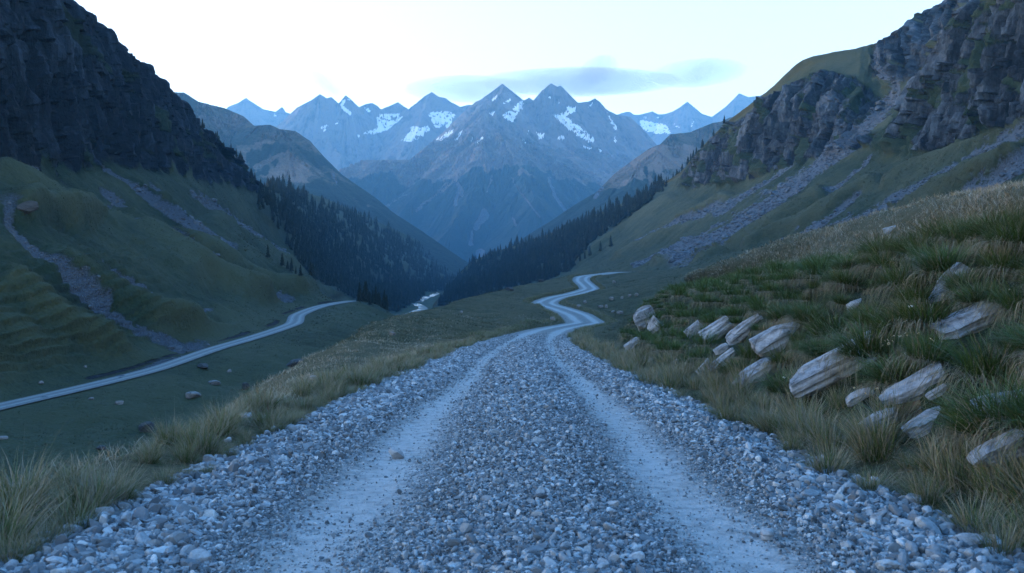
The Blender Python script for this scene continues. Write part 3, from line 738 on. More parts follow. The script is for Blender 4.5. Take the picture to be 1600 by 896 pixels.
back = PX([(200, 190, 9800), (340, 182, 9800), (357, 167, 9700), (372, 161, 9600), (384, 153, 9500), (397, 162, 9600), (412, 171, 9700), (430, 175, 9700), (441, 167, 9600), (447, 176, 9700), (480, 185, 9800), (560, 200, 9900)])
backr = PX([(900, 195, 9900), (940, 188, 9800), (962, 180, 9700), (978, 175, 9650), (985, 175, 9650), (990, 179, 9700), (997, 180, 9700), (1006, 178, 9700), (1020, 174, 9600), (1028, 179, 9700), (1040, 178, 9700), (1050, 175, 9600), (1062, 168, 9550), (1074, 159, 9500), (1086, 169, 9550), (1097, 178, 9600), (1112, 183, 9650), (1122, 176, 9600), (1135, 166, 9550), (1155, 146, 9500), (1170, 152, 9550), (1200, 148, 9550), (1260, 140, 9600), (1400, 150, 9600)])
BR = [[(1000, 187), (1020, 191), (1040, 195), (1048, 208), (1030, 209), (1015, 208), (1000, 198)], [(1004, 184), (1012, 183), (1011, 187)], [(1024, 182), (1030, 182), (1028, 185)], [(1053, 193), (1062, 200), (1056, 198)], [(1078, 198), (1086, 190), (1082, 198)]]
far_sheet('pale_range', (200, 600), (8200, 10400), [(back, .85)] + side_spurs(back, 9, 1100, .6, 14, .9), 300, 130, 241, 90, 32, 520, dry0=.35, rock_z=600, jag=6, snow_polys=[[(425, 180), (433, 178), (432, 183)]])
far_sheet('horn_range', (900, 1420), (8200, 10400), [(backr, .85)] + side_spurs(backr, 12, 1100, .6, 15, .9), 420, 130, 251, 90, 32, 520, dry0=.35, rock_z=600, jag=8, snow_polys=BR)
# ------------------------------------------------------------------ picking points on the land
def pick(sheet, px, py, r=3.0):
    """nearest point of a sheet seen at a photo position"""
    s = SHEETS[sheet]
    if 'pj' not in s:
        V = s['G'].reshape(-1, 3); s['pj'] = proj(V)
    V = s['G'].reshape(-1, 3); a, b = s['pj']
    d = np.hypot(a - px, b - py); d = np.where(V[:, 1] < 2, 1e9, d)
    k = np.where(d < max(r, d.min() * 1.3))[0]
    k = k[np.argmin(V[k, 1])]
    return V[k].copy(), s['N'].reshape(-1, 3)[k].copy()

def sample(sheet, fi, fj):
    """bilinear point on a sheet at float grid indices"""
    G = SHEETS[sheet]['G']
    i = np.clip(np.floor(fi).astype(int), 0, G.shape[0] - 2); j = np.clip(np.floor(fj).astype(int), 0, G.shape[1] - 2)
    a = (fi - i)[:, None]; b = (fj - j)[:, None]
    return G[i, j] * (1 - a) * (1 - b) + G[i + 1, j] * a * (1 - b) + G[i, j + 1] * (1 - a) * b + G[i + 1, j + 1] * a * b

def near_at(Y, X):
    """height of the near hill under points (X, Y)"""
    s = SHEETS['near']; S, G = s['S'], s['G']
    fi = np.clip(np.interp(Y, S, np.arange(len(S))), 0, len(S) - 1.001)
    i = np.floor(fi).astype(int); t = fi - i
    z = np.empty(len(Y))
    for q in range(len(Y)):
        a, b = G[i[q]], G[i[q] + 1]
        z[q] = (1 - t[q]) * np.interp(X[q], a[:, 0], a[:, 2]) + t[q] * np.interp(X[q], b[:, 0], b[:, 2])
    return z

# ------------------------------------------------------------------ roads and stream
def gravel_mat():
    m, nt, b = new_mat('gravel_road', .9)
    q = NT(nt)
    tr = q.attr('track'); fine = q.noise(34, 5, .7); mid = q.noise(9, 4, .6); big = q.noise(.8, 3, .5)
    v1 = q.voro(24); v2 = q.voro(60)
    st = q.ramp(v1, [(0.05, (.13, .148, .17)), (.35, (.06, .07, .083)), (.62, (.012, .015, .019))])  # dark fines, plus the shade between stones put into the colour
    dust = q.ramp(q.math('ADD', q.math('MULTIPLY', fine, .5), q.math('MULTIPLY', mid, .5)), [(.3, (.17, .195, .222)), (.7, (.29, .315, .345))])
    f = q.math('ADD', tr, q.math('MULTIPLY', q.math('SUBTRACT', mid, .5), 1.2))
    x = q.n('ShaderNodeMapRange'); x.inputs[1].default_value = .15; x.inputs[2].default_value = 1.0; q.link(f, x.inputs[0])
    c = q.mix(x.outputs[0], st, dust)
    c = q.mix(q.ramp(big, [(.4, 0.0), (.7, .25)]), c, (.18, .18, .185))
    q.link(c, b.inputs['Base Color'])
    inv = q.math('SUBTRACT', 1.15, x.outputs[0])
    h = q.math('MULTIPLY', q.math('SUBTRACT', 1.0, v1), inv)
    h = q.math('ADD', h, q.math('MULTIPLY', fine, .35)); h = q.math('ADD', h, q.math('MULTIPLY', q.math('SUBTRACT', 1.0, v2), .25))
    q.link(q.bump(h, .8, .035), b.inputs['Normal'])
    return m
M_GRAVEL = gravel_mat()
TRACKS = (-1.05, 1.28)

def road_profile(t, Y):
    w = fbm(Y / 6, t * .5, None, 2, 91) * .16
    tr = np.exp(-((t - TRACKS[0] - w) / .46) ** 2) + np.exp(-((t - TRACKS[1] - w) / .42) ** 2)
    return tr, .055 - .045 * tr + .035 * np.exp(-((t - .1) / .5) ** 2)

def build_road():
    S = np.concatenate([np.linspace(-9, 3, 40)[:-1], np.exp(np.linspace(math.log(3), math.log(410), 1100))])
    n = 110
    cx, cz = road_c(S); hw = road_half(S)
    u = np.linspace(-1.12, 1.12, n)
    T = u[None, :] * (ROAD_W / 2); X = cx[:, None] + u[None, :] * hw[:, None]; Yg = np.broadcast_to(S[:, None], X.shape)
    tr, pr = road_profile(np.broadcast_to(T, X.shape), Yg)
    edge = np.abs(u)[None, :] + fbm(X / .9, Yg / .9, None, 3, 92) * .10 + fbm(X / 5, Yg / 5, None, 2, 95) * .05
    Z = cz[:, None] + pr - smooth(.93, 1.08, edge) * .22 + fbm(X / .35, Yg / .35, None, 3, 93) * .012 + fbm(X / 1.8, Yg / 1.8, None, 2, 94) * .018
    far = smooth(70, 120, Yg)
    Z = Z + far * .05
    G = np.stack([X, Yg, Z], -1)
    SHEETS['road'] = dict(G=G, S=S)
    structure(mesh_from('gravel_road', G.reshape(-1, 3), grid_faces(*X.shape), M_GRAVEL, dict(track=np.clip(tr * (1 - .25 * far) + smooth(38, 75, Yg) * .48, 0, 1).ravel())))
build_road()

def build_lower_road():
    rd = [q for q in LROAD if q[0] <= 420]
    S = np.linspace(60, 344, 420)
    c = rail(rd, S)
    n = 16
    u = np.linspace(-1, 1, n)
    dx = np.gradient(c[:, 0], S)
    hw = (1.9 + .5 * smooth(150, 260, S)) * np.sqrt(1 + dx ** 2) * (1 - .55 * smooth(330, 344, S))
    X = c[:, 0][:, None] + u[None, :] * hw[:, None]
    Z = c[:, 2][:, None] + .22 - .10 * (np.abs(u)[None, :] > .9)
    G = np.stack([X, np.broadcast_to(S[:, None], X.shape), Z], -1)
    tr = np.exp(-((np.abs(u) - .45) / .22) ** 2)[None, :] * np.ones((len(S), 1))
    structure(mesh_from('valley_road', G.reshape(-1, 3), grid_faces(*X.shape), M_GRAVEL, dict(track=np.clip(np.zeros_like(X) + .45 + .4 * tr, 0, 1).ravel())))
build_lower_road()

def build_stream():
    m, nt, b = new_mat('stream_water', .18)
    b.inputs['Base Color'].default_value = (.10, .13, .14, 1); b.inputs['Specular IOR Level'].default_value = .6
    q = NT(nt); q.link(q.bump(q.noise(.5, 3), .25, .3), b.inputs['Normal'])
    pts = [(640, 492), (649, 486), (659, 482), (660, 478), (650, 474), (644, 471), (650, 468), (662, 465), (668, 463), (677, 459), (685, 456)]
    pts = np.array([pick('left', *p)[0] for p in pts])
    k = np.linspace(0, len(pts) - 1, 160)
    C = np.stack([resm(np.arange(len(pts)), pts[:, i], k) for i in range(3)], -1)
    T = np.gradient(C, axis=0); T[:, 2] = 0; T /= np.linalg.norm(T, axis=1, keepdims=True)
    Nn = np.stack([T[:, 1], -T[:, 0], 0 * T[:, 0]], -1)
    w = 5.0 + 3.0 * np.array(fbm(k, k * 0, None, 2, 99))
    u = np.linspace(-1, 1, 7)
    V = C[:, None, :] + Nn[:, None, :] * (u[None, :, None] * w[:, None, None])
    # lie on the floor
    L = SHEETS['left']['G'].reshape(-1, 3)
    from mathutils.kdtree import KDTree
    sel = L[(L[:, 1] > 600) & (L[:, 1] < 2000) & (L[:, 2] < 15)]
    kd = KDTree(len(sel))
    for i, p in enumerate(sel): kd.insert((p[0], p[1], 0), i)
    kd.balance()
    Q = V.reshape(-1, 3)
    for i in range(len(Q)):
        zz = [sel[h[1]][2] for h in kd.find_n((Q[i][0], Q[i][1], 0), 4)]
        Q[i, 2] = max(zz) + .35
    structure(mesh_from('stream_water', Q, grid_faces(len(k), 7), m))
build_stream()
# ------------------------------------------------------------------ conifers
def foliage_mat():
    m, nt, b = new_mat('conifer_needles', .9)
    q = NT(nt)
    oi = q.n('ShaderNodeObjectInfo')
    n = q.noise(.35, 3, .6)
    f = q.math('ADD', q.math('MULTIPLY', n, .7), q.math('MULTIPLY', oi.outputs['Random'], .3))
    q.link(q.ramp(f, [(.25, (.003, .008, .008)), (.8, (.012, .022, .017))]), b.inputs['Base Color'])
    return m
M_NEEDLE = foliage_mat()
M_BARK, _nt, _b = new_mat('conifer_bark', .95)
_q = NT(_nt); _q.link(_q.ramp(_q.noise(4, 4), [(.3, (.02, .016, .013)), (.7, (.06, .05, .042))]), _b.inputs['Base Color'])

def conifer_arrays(r, layers, sides, h=1.0, w=.2):
    """unit-height conifer crown: stacked ragged skirts with drooping boughs"""
    V, Fc = [], []
    for l in range(layers):
        f = l / layers
        z0 = .09 + f * .80
        rad = w * (1 - f) ** .8 * r.uniform(.85, 1.15) + .012
        top = z0 + (1.0 / layers) * 1.55 * (1 - .25 * f)
        a0 = r.uniform(0, 6.28)
        base = len(V)
        V.append((r.normal(0, .004), r.normal(0, .004), min(top, 1.0)))
        for s in range(sides):
            a = a0 + s / sides * 2 * math.pi + r.normal(0, .12)
            rr = rad * (r.uniform(.8, 1.2) if s % 2 == 0 else r.uniform(.42, .7))
            V.append((math.cos(a) * rr, math.sin(a) * rr, z0 - (.03 if s % 2 == 0 else -.01) + r.normal(0, .012)))
        V.append((0, 0, z0 + .03))
        for s in range(sides):
            a, b = base + 1 + s, base + 1 + (s + 1) % sides
            Fc.append((base, a, b)); Fc.append((base + sides + 1, b, a))
    V = np.array(V) * h
    return V, np.array(Fc)

def tree_xy(sheet, poly, n, holes=(), seed=0, cell=None, lo=None):
    """spots inside a stretch of hillside; evenly by ground area"""
    s = SHEETS[sheet]; G = s['G']
    r = np.random.default_rng(seed)
    V = G.reshape(-1, 3)
    px, py = proj(V)
    ok = in_poly(px, py, poly)
    for h, w in holes:
        d, _ = pline_dist(px, py, h)
        ok &= d > w
    A = np.linalg.norm(np.cross(np.gradient(G, axis=0), np.gradient(G, axis=1)), axis=2).ravel()
    # even in the picture as well as on the ground: nearer trees stand a little closer
    A = A / np.maximum(V[:, 1], 100) ** 1.1
    A = np.where(ok, A, 0)
    k = r.choice(len(V), size=n * 2, p=A / A.sum(), replace=True)
    fi = k // G.shape[1] + r.uniform(-.5, .5, n * 2); fj = k % G.shape[1] + r.uniform(-.5, .5, n * 2)
    Q = sample(sheet, np.clip(fi, 0, G.shape[0] - 1.01), np.clip(fj, 0, G.shape[1] - 1.01))
    # thin out pairs that stand in one another
    keep = []; grid = {}
    for i, p in enumerate(Q):
        c = 1.6 + p[1] / 1300
        key = (int(p[0] // c), int(p[1] // c))
        if key in grid: continue
        grid[key] = 1; keep.append(i)
        if len(keep) >= n: break
    return Q[keep]

def seen(Q, tall, margin=0):
    """which tree tops are not behind the near hill (quick test in photo directions)"""
    px, py = proj(Q + np.array([0, 0, 1.]) * tall[:, None])
    G = SHEETS['near']['G'].reshape(-1, 3); a, b = proj(G)
    ok = (G[:, 1] > 3); a, b = a[ok], b[ok]
    top = np.full(1700, 900.0)
    ai = np.clip(a.astype(int), 0, 1699)
    np.minimum.at(top, ai, b)
    return (py < top[np.clip(px.astype(int), 0, 1699)] + margin) & (px > 0) & (px < 1600)

TREE_MESH = []
for v in range(5):
    r = np.random.default_rng(300 + v)
    cv, cf = conifer_arrays(r, 9, 12, 1.0, .17 + .03 * (v % 3))
    crown = mesh_from('crown', cv, cf, M_NEEDLE, smooth_shade=False, link=False)
    a = np.linspace(0, 2 * math.pi, 7)[:-1]
    tv = np.array([(math.cos(t) * rr, math.sin(t) * rr, z) for z, rr in ((-.06, .02), (.2, .015), (.6, .007)) for t in a])
    tf = np.array([(k * 6 + i, k * 6 + (i + 1) % 6, k * 6 + 6 + (i + 1) % 6, k * 6 + 6 + i) for k in range(2) for i in range(6)])
    trunk = mesh_from('trunk', tv, tf, M_BARK, link=False)
    TREE_MESH.append((crown, trunk))

def conifer(p, h, label, group, k, name='conifer_tree'):
    o = bpy.data.objects.new(name, None); COL.objects.link(o)
    o.location = p; o.rotation_euler = (0, 0, k * 1.7); o.scale = (h, h, h)
    tag(o, label, 'conifer', group)
    cr, tr = TREE_MESH[k % len(TREE_MESH)]
    for nm, me in (('crown', cr), ('trunk', tr)):
        c = bpy.data.objects.new(nm, me); COL.objects.link(c); c.parent = o
    return o

def lone(sheet, rows, labels):
    for i, ((px, py, hp), lb) in enumerate(zip(rows, labels)):
        p, _ = pick(sheet, px, py)
        h = hp * p[1] / F
        conifer(p - np.array([0, 0, .02 * h]), h, lb, None, i * 3 + 1)

lone('left', [(421, 402, 24), (443, 415, 24), (451, 420, 17), (457, 423, 26), (463, 426, 15), (470, 430, 21)],
     ['lone dark conifer apart from the wood on the grass slope above the valley road',
      'first conifer of the short row straggling from the wood above the valley road',
      'short conifer squeezed between two taller ones in the row above the valley road',
      'tallest conifer in the straggling row above the bend of the valley road',
      'smallest conifer at the lower side of the straggling row above the valley road',
      'last conifer of the straggling row where it meets the dark wood'])
lone('right', [(953, 384, 21), (936, 392, 19), (922, 397, 18), (913, 402, 15), (904, 408, 17)],
     ['lone dark conifer standing highest on the grass slope beyond the winding gravel road',
      'conifer on the grass slope just below the lone one beyond the winding road',
      'conifer at the middle of the loose line leading from grass slope into the wood',
      'shorter conifer close to the wood edge above the winding gravel road',
      'conifer at the very edge of the dark wood above the winding gravel road'])

def build_forest(sheet, poly, n, holes, seed, n_things, label, group, mass_name, hmin, hmax):
    Q = tree_xy(sheet, poly, n, holes, seed)
    r = np.random.default_rng(seed + 1)
    H = hmin * np.exp(r.normal(.22, .26, len(Q))) * np.clip(Q[:, 1] / 850, .55, 1) * (1 + .35 * np.clip((Q[:, 1] - 800) / 1200, 0, 1))
    vis = seen(Q, H, 0)
    size = H / Q[:, 1] * vis
    order = np.argsort(-size)
    for i in order[:n_things]:
        conifer(Q[i] - np.array([0, 0, .03 * H[i]]), H[i], label, group, int(i))
    rest = order[n_things:]
    protos = [conifer_arrays(np.random.default_rng(500 + k), 5, 8, 1.0, .19) for k in range(6)]
    VS, FS, off = [], [], 0
    for c, i in enumerate(rest):
        v, f = protos[c % 6]
        a = r.uniform(0, 6.28); ca, sa = math.cos(a), math.sin(a)
        w = H[i] * r.uniform(.85, 1.25)
        q = np.stack([(v[:, 0] * ca - v[:, 1] * sa) * w, (v[:, 0] * sa + v[:, 1] * ca) * w, v[:, 2] * H[i]], -1) + Q[i] - np.array([0, 0, .03 * H[i]])
        VS.append(q); FS.append(f + off); off += len(v)
    stuff(mesh_from(mass_name, np.concatenate(VS), np.concatenate(FS), M_NEEDLE, smooth_shade=False))
    return Q

build_forest('left', LEFT_WOOD, 5400, [([(392, 288), (440, 313), (478, 338)], 4.5), ([(482, 312), (510, 328), (540, 348)], 3.0), ([(561, 372), (563, 384)], 3)], 71, 150,
             'dark conifer in the dense wood that runs down to the stream', 'conifers of the wood above the stream', 'conifer_forest', 9, 15)
build_forest('right', RIGHT_WOOD, 3600, [([(870, 362), (850, 372), (832, 380)], 3.5), ([(880, 392), (905, 378), (925, 368)], 2.0)], 72, 110,
             'dark conifer in the dense wood below the crags beyond the winding road', 'conifers of the wood below the crags', 'crag_forest', 9, 15)
# scattered small conifers along the crests of the crags
def crest_trees(sheet, x0, x1, n, seed, label, group):
    r = np.random.default_rng(seed)
    V = SHEETS[sheet]['G'].reshape(-1, 3); px, py = proj(V)
    for k in range(n):
        x = r.uniform(x0, x1)
        c = np.where((np.abs(px - x) < 2) & (V[:, 1] < 1100))[0]
        p = V[c[np.argmin(py[c])]]
        h = r.uniform(3.5, 8) * (p[1] / 650)
        conifer(p - np.array([0, 6, .08 * h + 1.0 * r.random()]), h, label, group, int(r.integers(50)))
crest_trees('left', 318, 404, 30, 81, 'small dark conifer clinging to the crest of the shaded crag', 'conifers on the shaded crag')
crest_trees('right', 1045, 1130, 18, 82, 'small dark conifer on the crag edge above the grass slope', 'conifers on the crag above the grass slope')
# ------------------------------------------------------------------ stones, slabs, gravel
def ico(sub):
    import bmesh
    bm = bmesh.new(); bmesh.ops.create_icosphere(bm, subdivisions=sub, radius=1)
    bm.verts.ensure_lookup_table()
    v = np.array([x.co[:] for x in bm.verts]); f = np.array([[q.index for q in x.verts] for x in bm.faces]); bm.free()
    return v, f

def cut_stone(v, r, ncut, lo=.45, hi=.85):
    """knock flat faces off a ball"""
    v = v.copy()
    for _ in range(ncut):
        n = r.normal(size=3); n /= np.linalg.norm(n)
        d = r.uniform(lo, hi)
        h = v @ n - d
        v -= np.where(h > 0, h, 0)[:, None] * n
    return v

M_STONE = rock_mat('grey_stone', (.055, .066, .080), (.24, .272, .312), 6.0, .01)
M_SLAB = rock_mat('slab_rock', (.024, .033, .046), (.235, .285, .350), 3.2, .09)
M_PALE = rock_mat('pale_boulder', (.05, .055, .062), (.19, .20, .22), 1.5, .05)
M_BOULDER = rock_mat('boulder_rock', (.010, .013, .018), (.055, .064, .078), .9, .15)

def gravel_stone_mat():
    m, nt, b = new_mat('gravel_stone', .85)
    q = NT(nt)
    c = q.ramp(q.attr('tone'), [(0, (.018, .027, .038)), (.4, (.094, .126, .162)), (.75, (.25, .305, .365)), (1, (.40, .455, .51))])
    n = q.noise(38, 4, .7)
    c = q.mix(q.ramp(n, [(.35, .45), (.6, 0.0)]), c, (.07, .07, .075))
    q.link(c, b.inputs['Base Color']); q.link(q.bump(n, .5, .01), b.inputs['Normal'])
    return m
M_GSTONE = gravel_stone_mat()

def build_gravel():
    r = np.random.default_rng(5)
    v1, f1 = ico(2); v0, f0 = ico(1)                    # 80 and 20 faces
    hi = [cut_stone(v1, r, 8, .28, .68) for _ in range(14)]
    lo = [cut_stone(v0, r, 5, .35, .75) for _ in range(14)]
    N = 250000
    # distances: as many per picture row as there is room for
    u = r.uniform(0, 1, N)
    Y = 4.0 * (78 / 4.0) ** (u ** 1.3)
    t = r.uniform(-2.78, 2.78, N)
    w = fbm(Y / 6, t * .5, None, 2, 91) * .16
    tr = np.exp(-((t - TRACKS[0] - w) / .42) ** 2) + np.exp(-((t - TRACKS[1] - w) / .39) ** 2)
    patch = fbm(t * 1.1, Y * .55, None, 3, 101)
    dens = np.clip(1 - .95 * np.clip(tr * 1.05, 0, 1) + .5 * patch, .09, 1)
    edge = smooth(1.5, 2.3, np.abs(t - .1))
    keep = r.uniform(0, 1, N) < dens
    Y, t, tr, edge = Y[keep], t[keep], tr[keep], edge[keep]
    n = len(Y)
    size = np.exp(r.normal(math.log(.0110), .46, n)) * (1 + .55 * edge) * (1 - .45 * np.clip(tr, 0, 1))
    keep_far = r.uniform(0, 1, n) < 1 - smooth(40, 78, Y)
    size = size * np.clip(Y / 9, 1, 2.6) * keep_far                       # far off only the bigger ones count
    size = np.where(keep_far, np.clip(size, .005, .070), .0005)
    cx, cz = road_c(Y); hw = road_half(Y)
    X = cx + t / (ROAD_W / 2) * hw
    R = SHEETS['road']; G, S = R['G'], R['S']
    fi = np.interp(Y, S, np.arange(len(S))); fj = (t / (ROAD_W / 2) + 1.12) / 2.24 * (G.shape[1] - 1)
    p = sample('road', fi, np.clip(fj, 0, G.shape[1] - 1.01))
    p[:, 0] = X
    out = np.abs(t) > 2.5
    p[out, 2] = np.maximum(p[out, 2], near_at(Y[out], X[out]))
    ang = r.uniform(0, 6.28, n); ca, sa = np.cos(ang), np.sin(ang)
    sx = size * r.uniform(.9, 1.5, n); sy = size * r.uniform(.7, 1.0, n); sz = size * r.uniform(.65, 1.15, n)
    tone = np.clip(r.beta(2.8, 2.9, n), 0, 1)
    tilt = r.normal(0, .25, n)
    VS, FS, TS, off = [], [], [], 0
    near = Y < 11.5
    kind = r.integers(0, 14, n)
    for protos, faces, m in ((hi, f1, near), (lo, f0, ~near)):
        for k in range(14):
            i = np.where(m & (kind == k))[0]
            if not len(i): continue
            q = protos[k][None] * np.stack([sx[i], sy[i], sz[i]], -1)[:, None]
            z = q[..., 2] + q[..., 0] * tilt[i][:, None]
            x = q[..., 0] * ca[i][:, None] - q[..., 1] * sa[i][:, None]; y = q[..., 0] * sa[i][:, None] + q[..., 1] * ca[i][:, None]
            V = np.stack([x, y, z], -1) + p[i][:, None] + np.array([0, 0, 1.]) * (sz[i] * .25)[:, None, None]
            VS.append(V.reshape(-1, 3)); nv = protos[k].shape[0]
            FS.append((faces[None] + off + (np.arange(len(i)) * nv)[:, None, None]).reshape(-1, 3)); off += len(i) * nv
            TS.append(np.repeat(tone[i], nv))
    stuff(mesh_from('gravel', np.concatenate(VS), np.concatenate(FS), M_GSTONE, dict(tone=np.concatenate(TS)), smooth_shade=False))
    print('gravel stones', n)
build_gravel()

def stone_mesh(name, seed, dims, mat, cuts=9, sub=3, rough=.06, lo=.4, hi=.75):
    r = np.random.default_rng(seed)
    v, f = ico(sub)
    # start from something boxy so that it breaks into slabs, not balls
    v = np.sign(v) * np.abs(v) ** .55
    v = cut_stone(v, r, cuts, lo + .25, hi + .35)
    n = fbm(v[:, 0] * 1.6 + seed, v[:, 1] * 1.6, v[:, 2] * 3.2, 4, seed)
    v = v * (1 + rough * n[:, None])
    v = v * np.array(dims) * .5
    return mesh_from(name, v, f, mat, smooth_shade=False, link=False)

def slab_mesh(name, seed, dims, mat):
    """a broken bed of rock: a flat block with cut corners and stepped layers"""
    r = np.random.default_rng(seed)
    import bmesh
    bm = bmesh.new(); bmesh.ops.create_cube(bm, size=2)
    bmesh.ops.subdivide_edges(bm, edges=bm.edges[:], cuts=13, use_grid_fill=True)
    bmesh.ops.triangulate(bm, faces=bm.faces[:])
    bm.verts.ensure_lookup_table()
    v = np.array([x.co[:] for x in bm.verts]); f = np.array([[q.index for q in x.verts] for x in bm.faces]); bm.free()
    for sx, sy in ((1, 1), (1, -1), (-1, 1), (-1, -1)):                 # chop the four corners seen from above
        n = np.array([sx * r.uniform(.5, 1), sy * r.uniform(.2, 1), r.uniform(-.6, .6)]); n /= np.linalg.norm(n)
        h = v @ n - r.uniform(.98, 1.32); v -= np.where(h > 0, h, 0)[:, None] * n
    for k in range(4):                                                   # bevelling breaks along upper and lower edges
        a = r.uniform(0, 6.28)
        n = np.array([math.cos(a) * .6, math.sin(a) * .6, r.choice([-1, 1]) * r.uniform(.5, 1.0)]); n /= np.linalg.norm(n)
        h = v @ n - r.uniform(.95, 1.2); v -= np.where(h > 0, h, 0)[:, None] * n
    lay = np.floor((v[:, 2] + r.uniform(0, .4)) * 2.2)
    v[:, 0] += .10 * perlin(lay * 3.1 + seed, lay * 0 + .3) * np.sign(v[:, 0]) * np.abs(v[:, 0])
    v[:, 1] += .22 * perlin(lay * 2.3 + seed, lay * 0 + .7)
    v[:, 2] += .10 * fbm(v[:, 0] * 1.2 + seed, v[:, 1] * 1.2, None, 3, seed) + .13 * np.where(v[:, 1] + .4 * v[:, 0] > r.uniform(-.5, .5), 1, -1) * (v[:, 2] > 0)
    v += .035 * np.stack([fbm(v[:, 0] * 3 + i * 9, v[:, 1] * 3, v[:, 2] * 3 + seed, 4, seed + i) for i in range(3)], -1) * np.array([1, 1.5, 2.0])
    return mesh_from(name, v * np.array(dims) * .5, f, mat, smooth_shade=False, link=False)

def place_stone(name, sheet, px, py, wpx, hpx, depth, rot, label, cat, mat, seed, group=None, sink=.3, cuts=9, sub=3, rough=.06, at=None):
    p, _ = pick(sheet, px, py) if at is None else (np.array(at), None)
    s = p[1] / F
    dims = (wpx * s, depth * s * wpx, hpx * s)
    me = slab_mesh(name, seed, dims, mat) if name == 'rock_slab' else stone_mesh(name, seed, dims, mat, cuts, sub, rough)
    o = bpy.data.objects.new(name, me); COL.objects.link(o)
    o.location = (p[0], p[1], p[2] + hpx * s * (.5 - sink))
    o.rotation_euler = rot
    return tag(o, label, cat, group)

R_ = radians
SLABS = [  # px, py, w, h, depth ratio, rotation, label
    (1216, 540, 68, 34, .8, (R_(12), R_(-30), R_(8)), 'big tilted grey slab with a dark underside below the tussocks, mid bank'),
    (1304, 584, 132, 40, .6, (R_(25), R_(-30), R_(-6)), 'longest pale slab lying slantwise down the bank above the verge grass'),
    (1482, 458, 72, 40, .6, (R_(8), R_(-42), R_(20)), 'wedge of grey rock standing highest on the bank among dark tussocks'),
    (1520, 514, 100, 40, .7, (R_(6), R_(-24), R_(14)), 'blunt block with a pale cracked front and slanting top, upper bank'),
    (1163, 522, 58, 22, .6, (R_(15), R_(-38), R_(0)), 'narrow grey slab slanting up under the grass lip of the bank'),
    (1128, 566, 44, 14, .7, (R_(20), R_(-42), R_(0)), 'thin pale strip of slab running down from the narrow slanting slab'),
    (1182, 594, 66, 26, .7, (R_(30), R_(-32), R_(-8)), 'flat pale slab low on the bank just above straw verge grass'),
    (1122, 527, 46, 28, .7, (R_(10), R_(-34), R_(6)), 'rounded bluish slab under the overhanging tussocks of the bank'),
    (1086, 521, 26, 18, .7, (R_(10), R_(-40), R_(0)), 'small pale slab edge beside the rounded bluish slab'),
    (1006, 508, 30, 36, .7, (R_(5), R_(-25), R_(12)), 'cracked rock outcrop at the far nose of the bank'),
    (990, 537, 28, 11, .7, (R_(10), R_(-36), R_(0)), 'pale sliver of rock at the foot of the cracked outcrop'),
    (1024, 516, 20, 26, .7, (R_(4), R_(-50), R_(-10)), 'upright broken rock against the cracked outcrop of the bank nose'),
    (1050, 572, 22, 8, .7, (R_(10), R_(-45), R_(0)), 'tiny pale rock edge alone in green grass of the lower bank'),
    (1105, 583, 24, 22, .7, (R_(15), R_(-50), R_(0)), 'small pointed pale slab rising out of the verge grass'),
    (1428, 618, 88, 30, .8, (R_(22), R_(-28), R_(-10)), 'bluish flat slab beside the bare brown earth patch'),
    (1372, 668, 52, 18, .8, (R_(15), R_(-28), R_(0)), 'low pale slab half sunk in grass below the bluish flat one'),
    (1446, 676, 60, 20, .8, (R_(20), R_(-30), R_(5)), 'cracked pale slab below the bare brown earth patch'),
    (1578, 642, 80, 34, .8, (R_(8), R_(-16), R_(10)), 'layered grey block jutting out of the bank above the tall verge tufts'),
    (1572, 708, 84, 30, .8, (R_(16), R_(-28), R_(0)), 'lowest pale slab on the bank behind the tallest verge grass'),
    (1396, 612, 32, 12, .8, (R_(10), R_(-30), R_(0)), 'small flat rock just above the bluish flat slab'),
    (1462, 616, 30, 11, .8, (R_(10), R_(-32), R_(0)), 'small pale rock chip at the upper rim of the brown earth patch'),
    (1334, 480, 22, 14, .8, (R_(0), R_(-20), R_(0)), 'small white rock peeping between two tussocks on the upper bank'),
    (1128, 549, 22, 13, .8, (R_(0), R_(-35), R_(0)), 'small pinkish grey slab between two longer slanting slabs'),
    (1575, 528, 26, 10, .8, (R_(0), R_(-35), R_(0)), 'little grey rock in the grass beyond the blunt block'),
    (1390, 361, 18, 11, .9, (R_(0), R_(-15), R_(0)), 'lone grey rock on the straw coloured meadow above the bank'),
    (1344, 628, 40, 14, .8, (R_(18), R_(-30), R_(0)), 'small slab under the lower end of the longest pale slab'),
]
for k, (px, py, w, h, dr, rot, lb) in enumerate(SLABS):
    spot = None
    if px > 1535 and py > 600:                          # these two jut out of the bank in front of the tussocks
        Yk = pick('near', px, py)[0][1] - .42
        spot = P(px - 8, py, Yk)
    place_stone('rock_slab', 'near', px, py, w * 1.12, h * .95, dr * .60, (rot[0] * .4 + R_(3), rot[1], rot[2] - R_(14)), lb, 'rock', M_SLAB, 900 + k, sink=((.25 if px > 1535 else -.30 if px > 1360 and py > 650 else .06) if py > 600 else .30) if px > 1200 else .18, cuts=7, rough=.05, sub=4 if w > 40 else 3, at=spot)

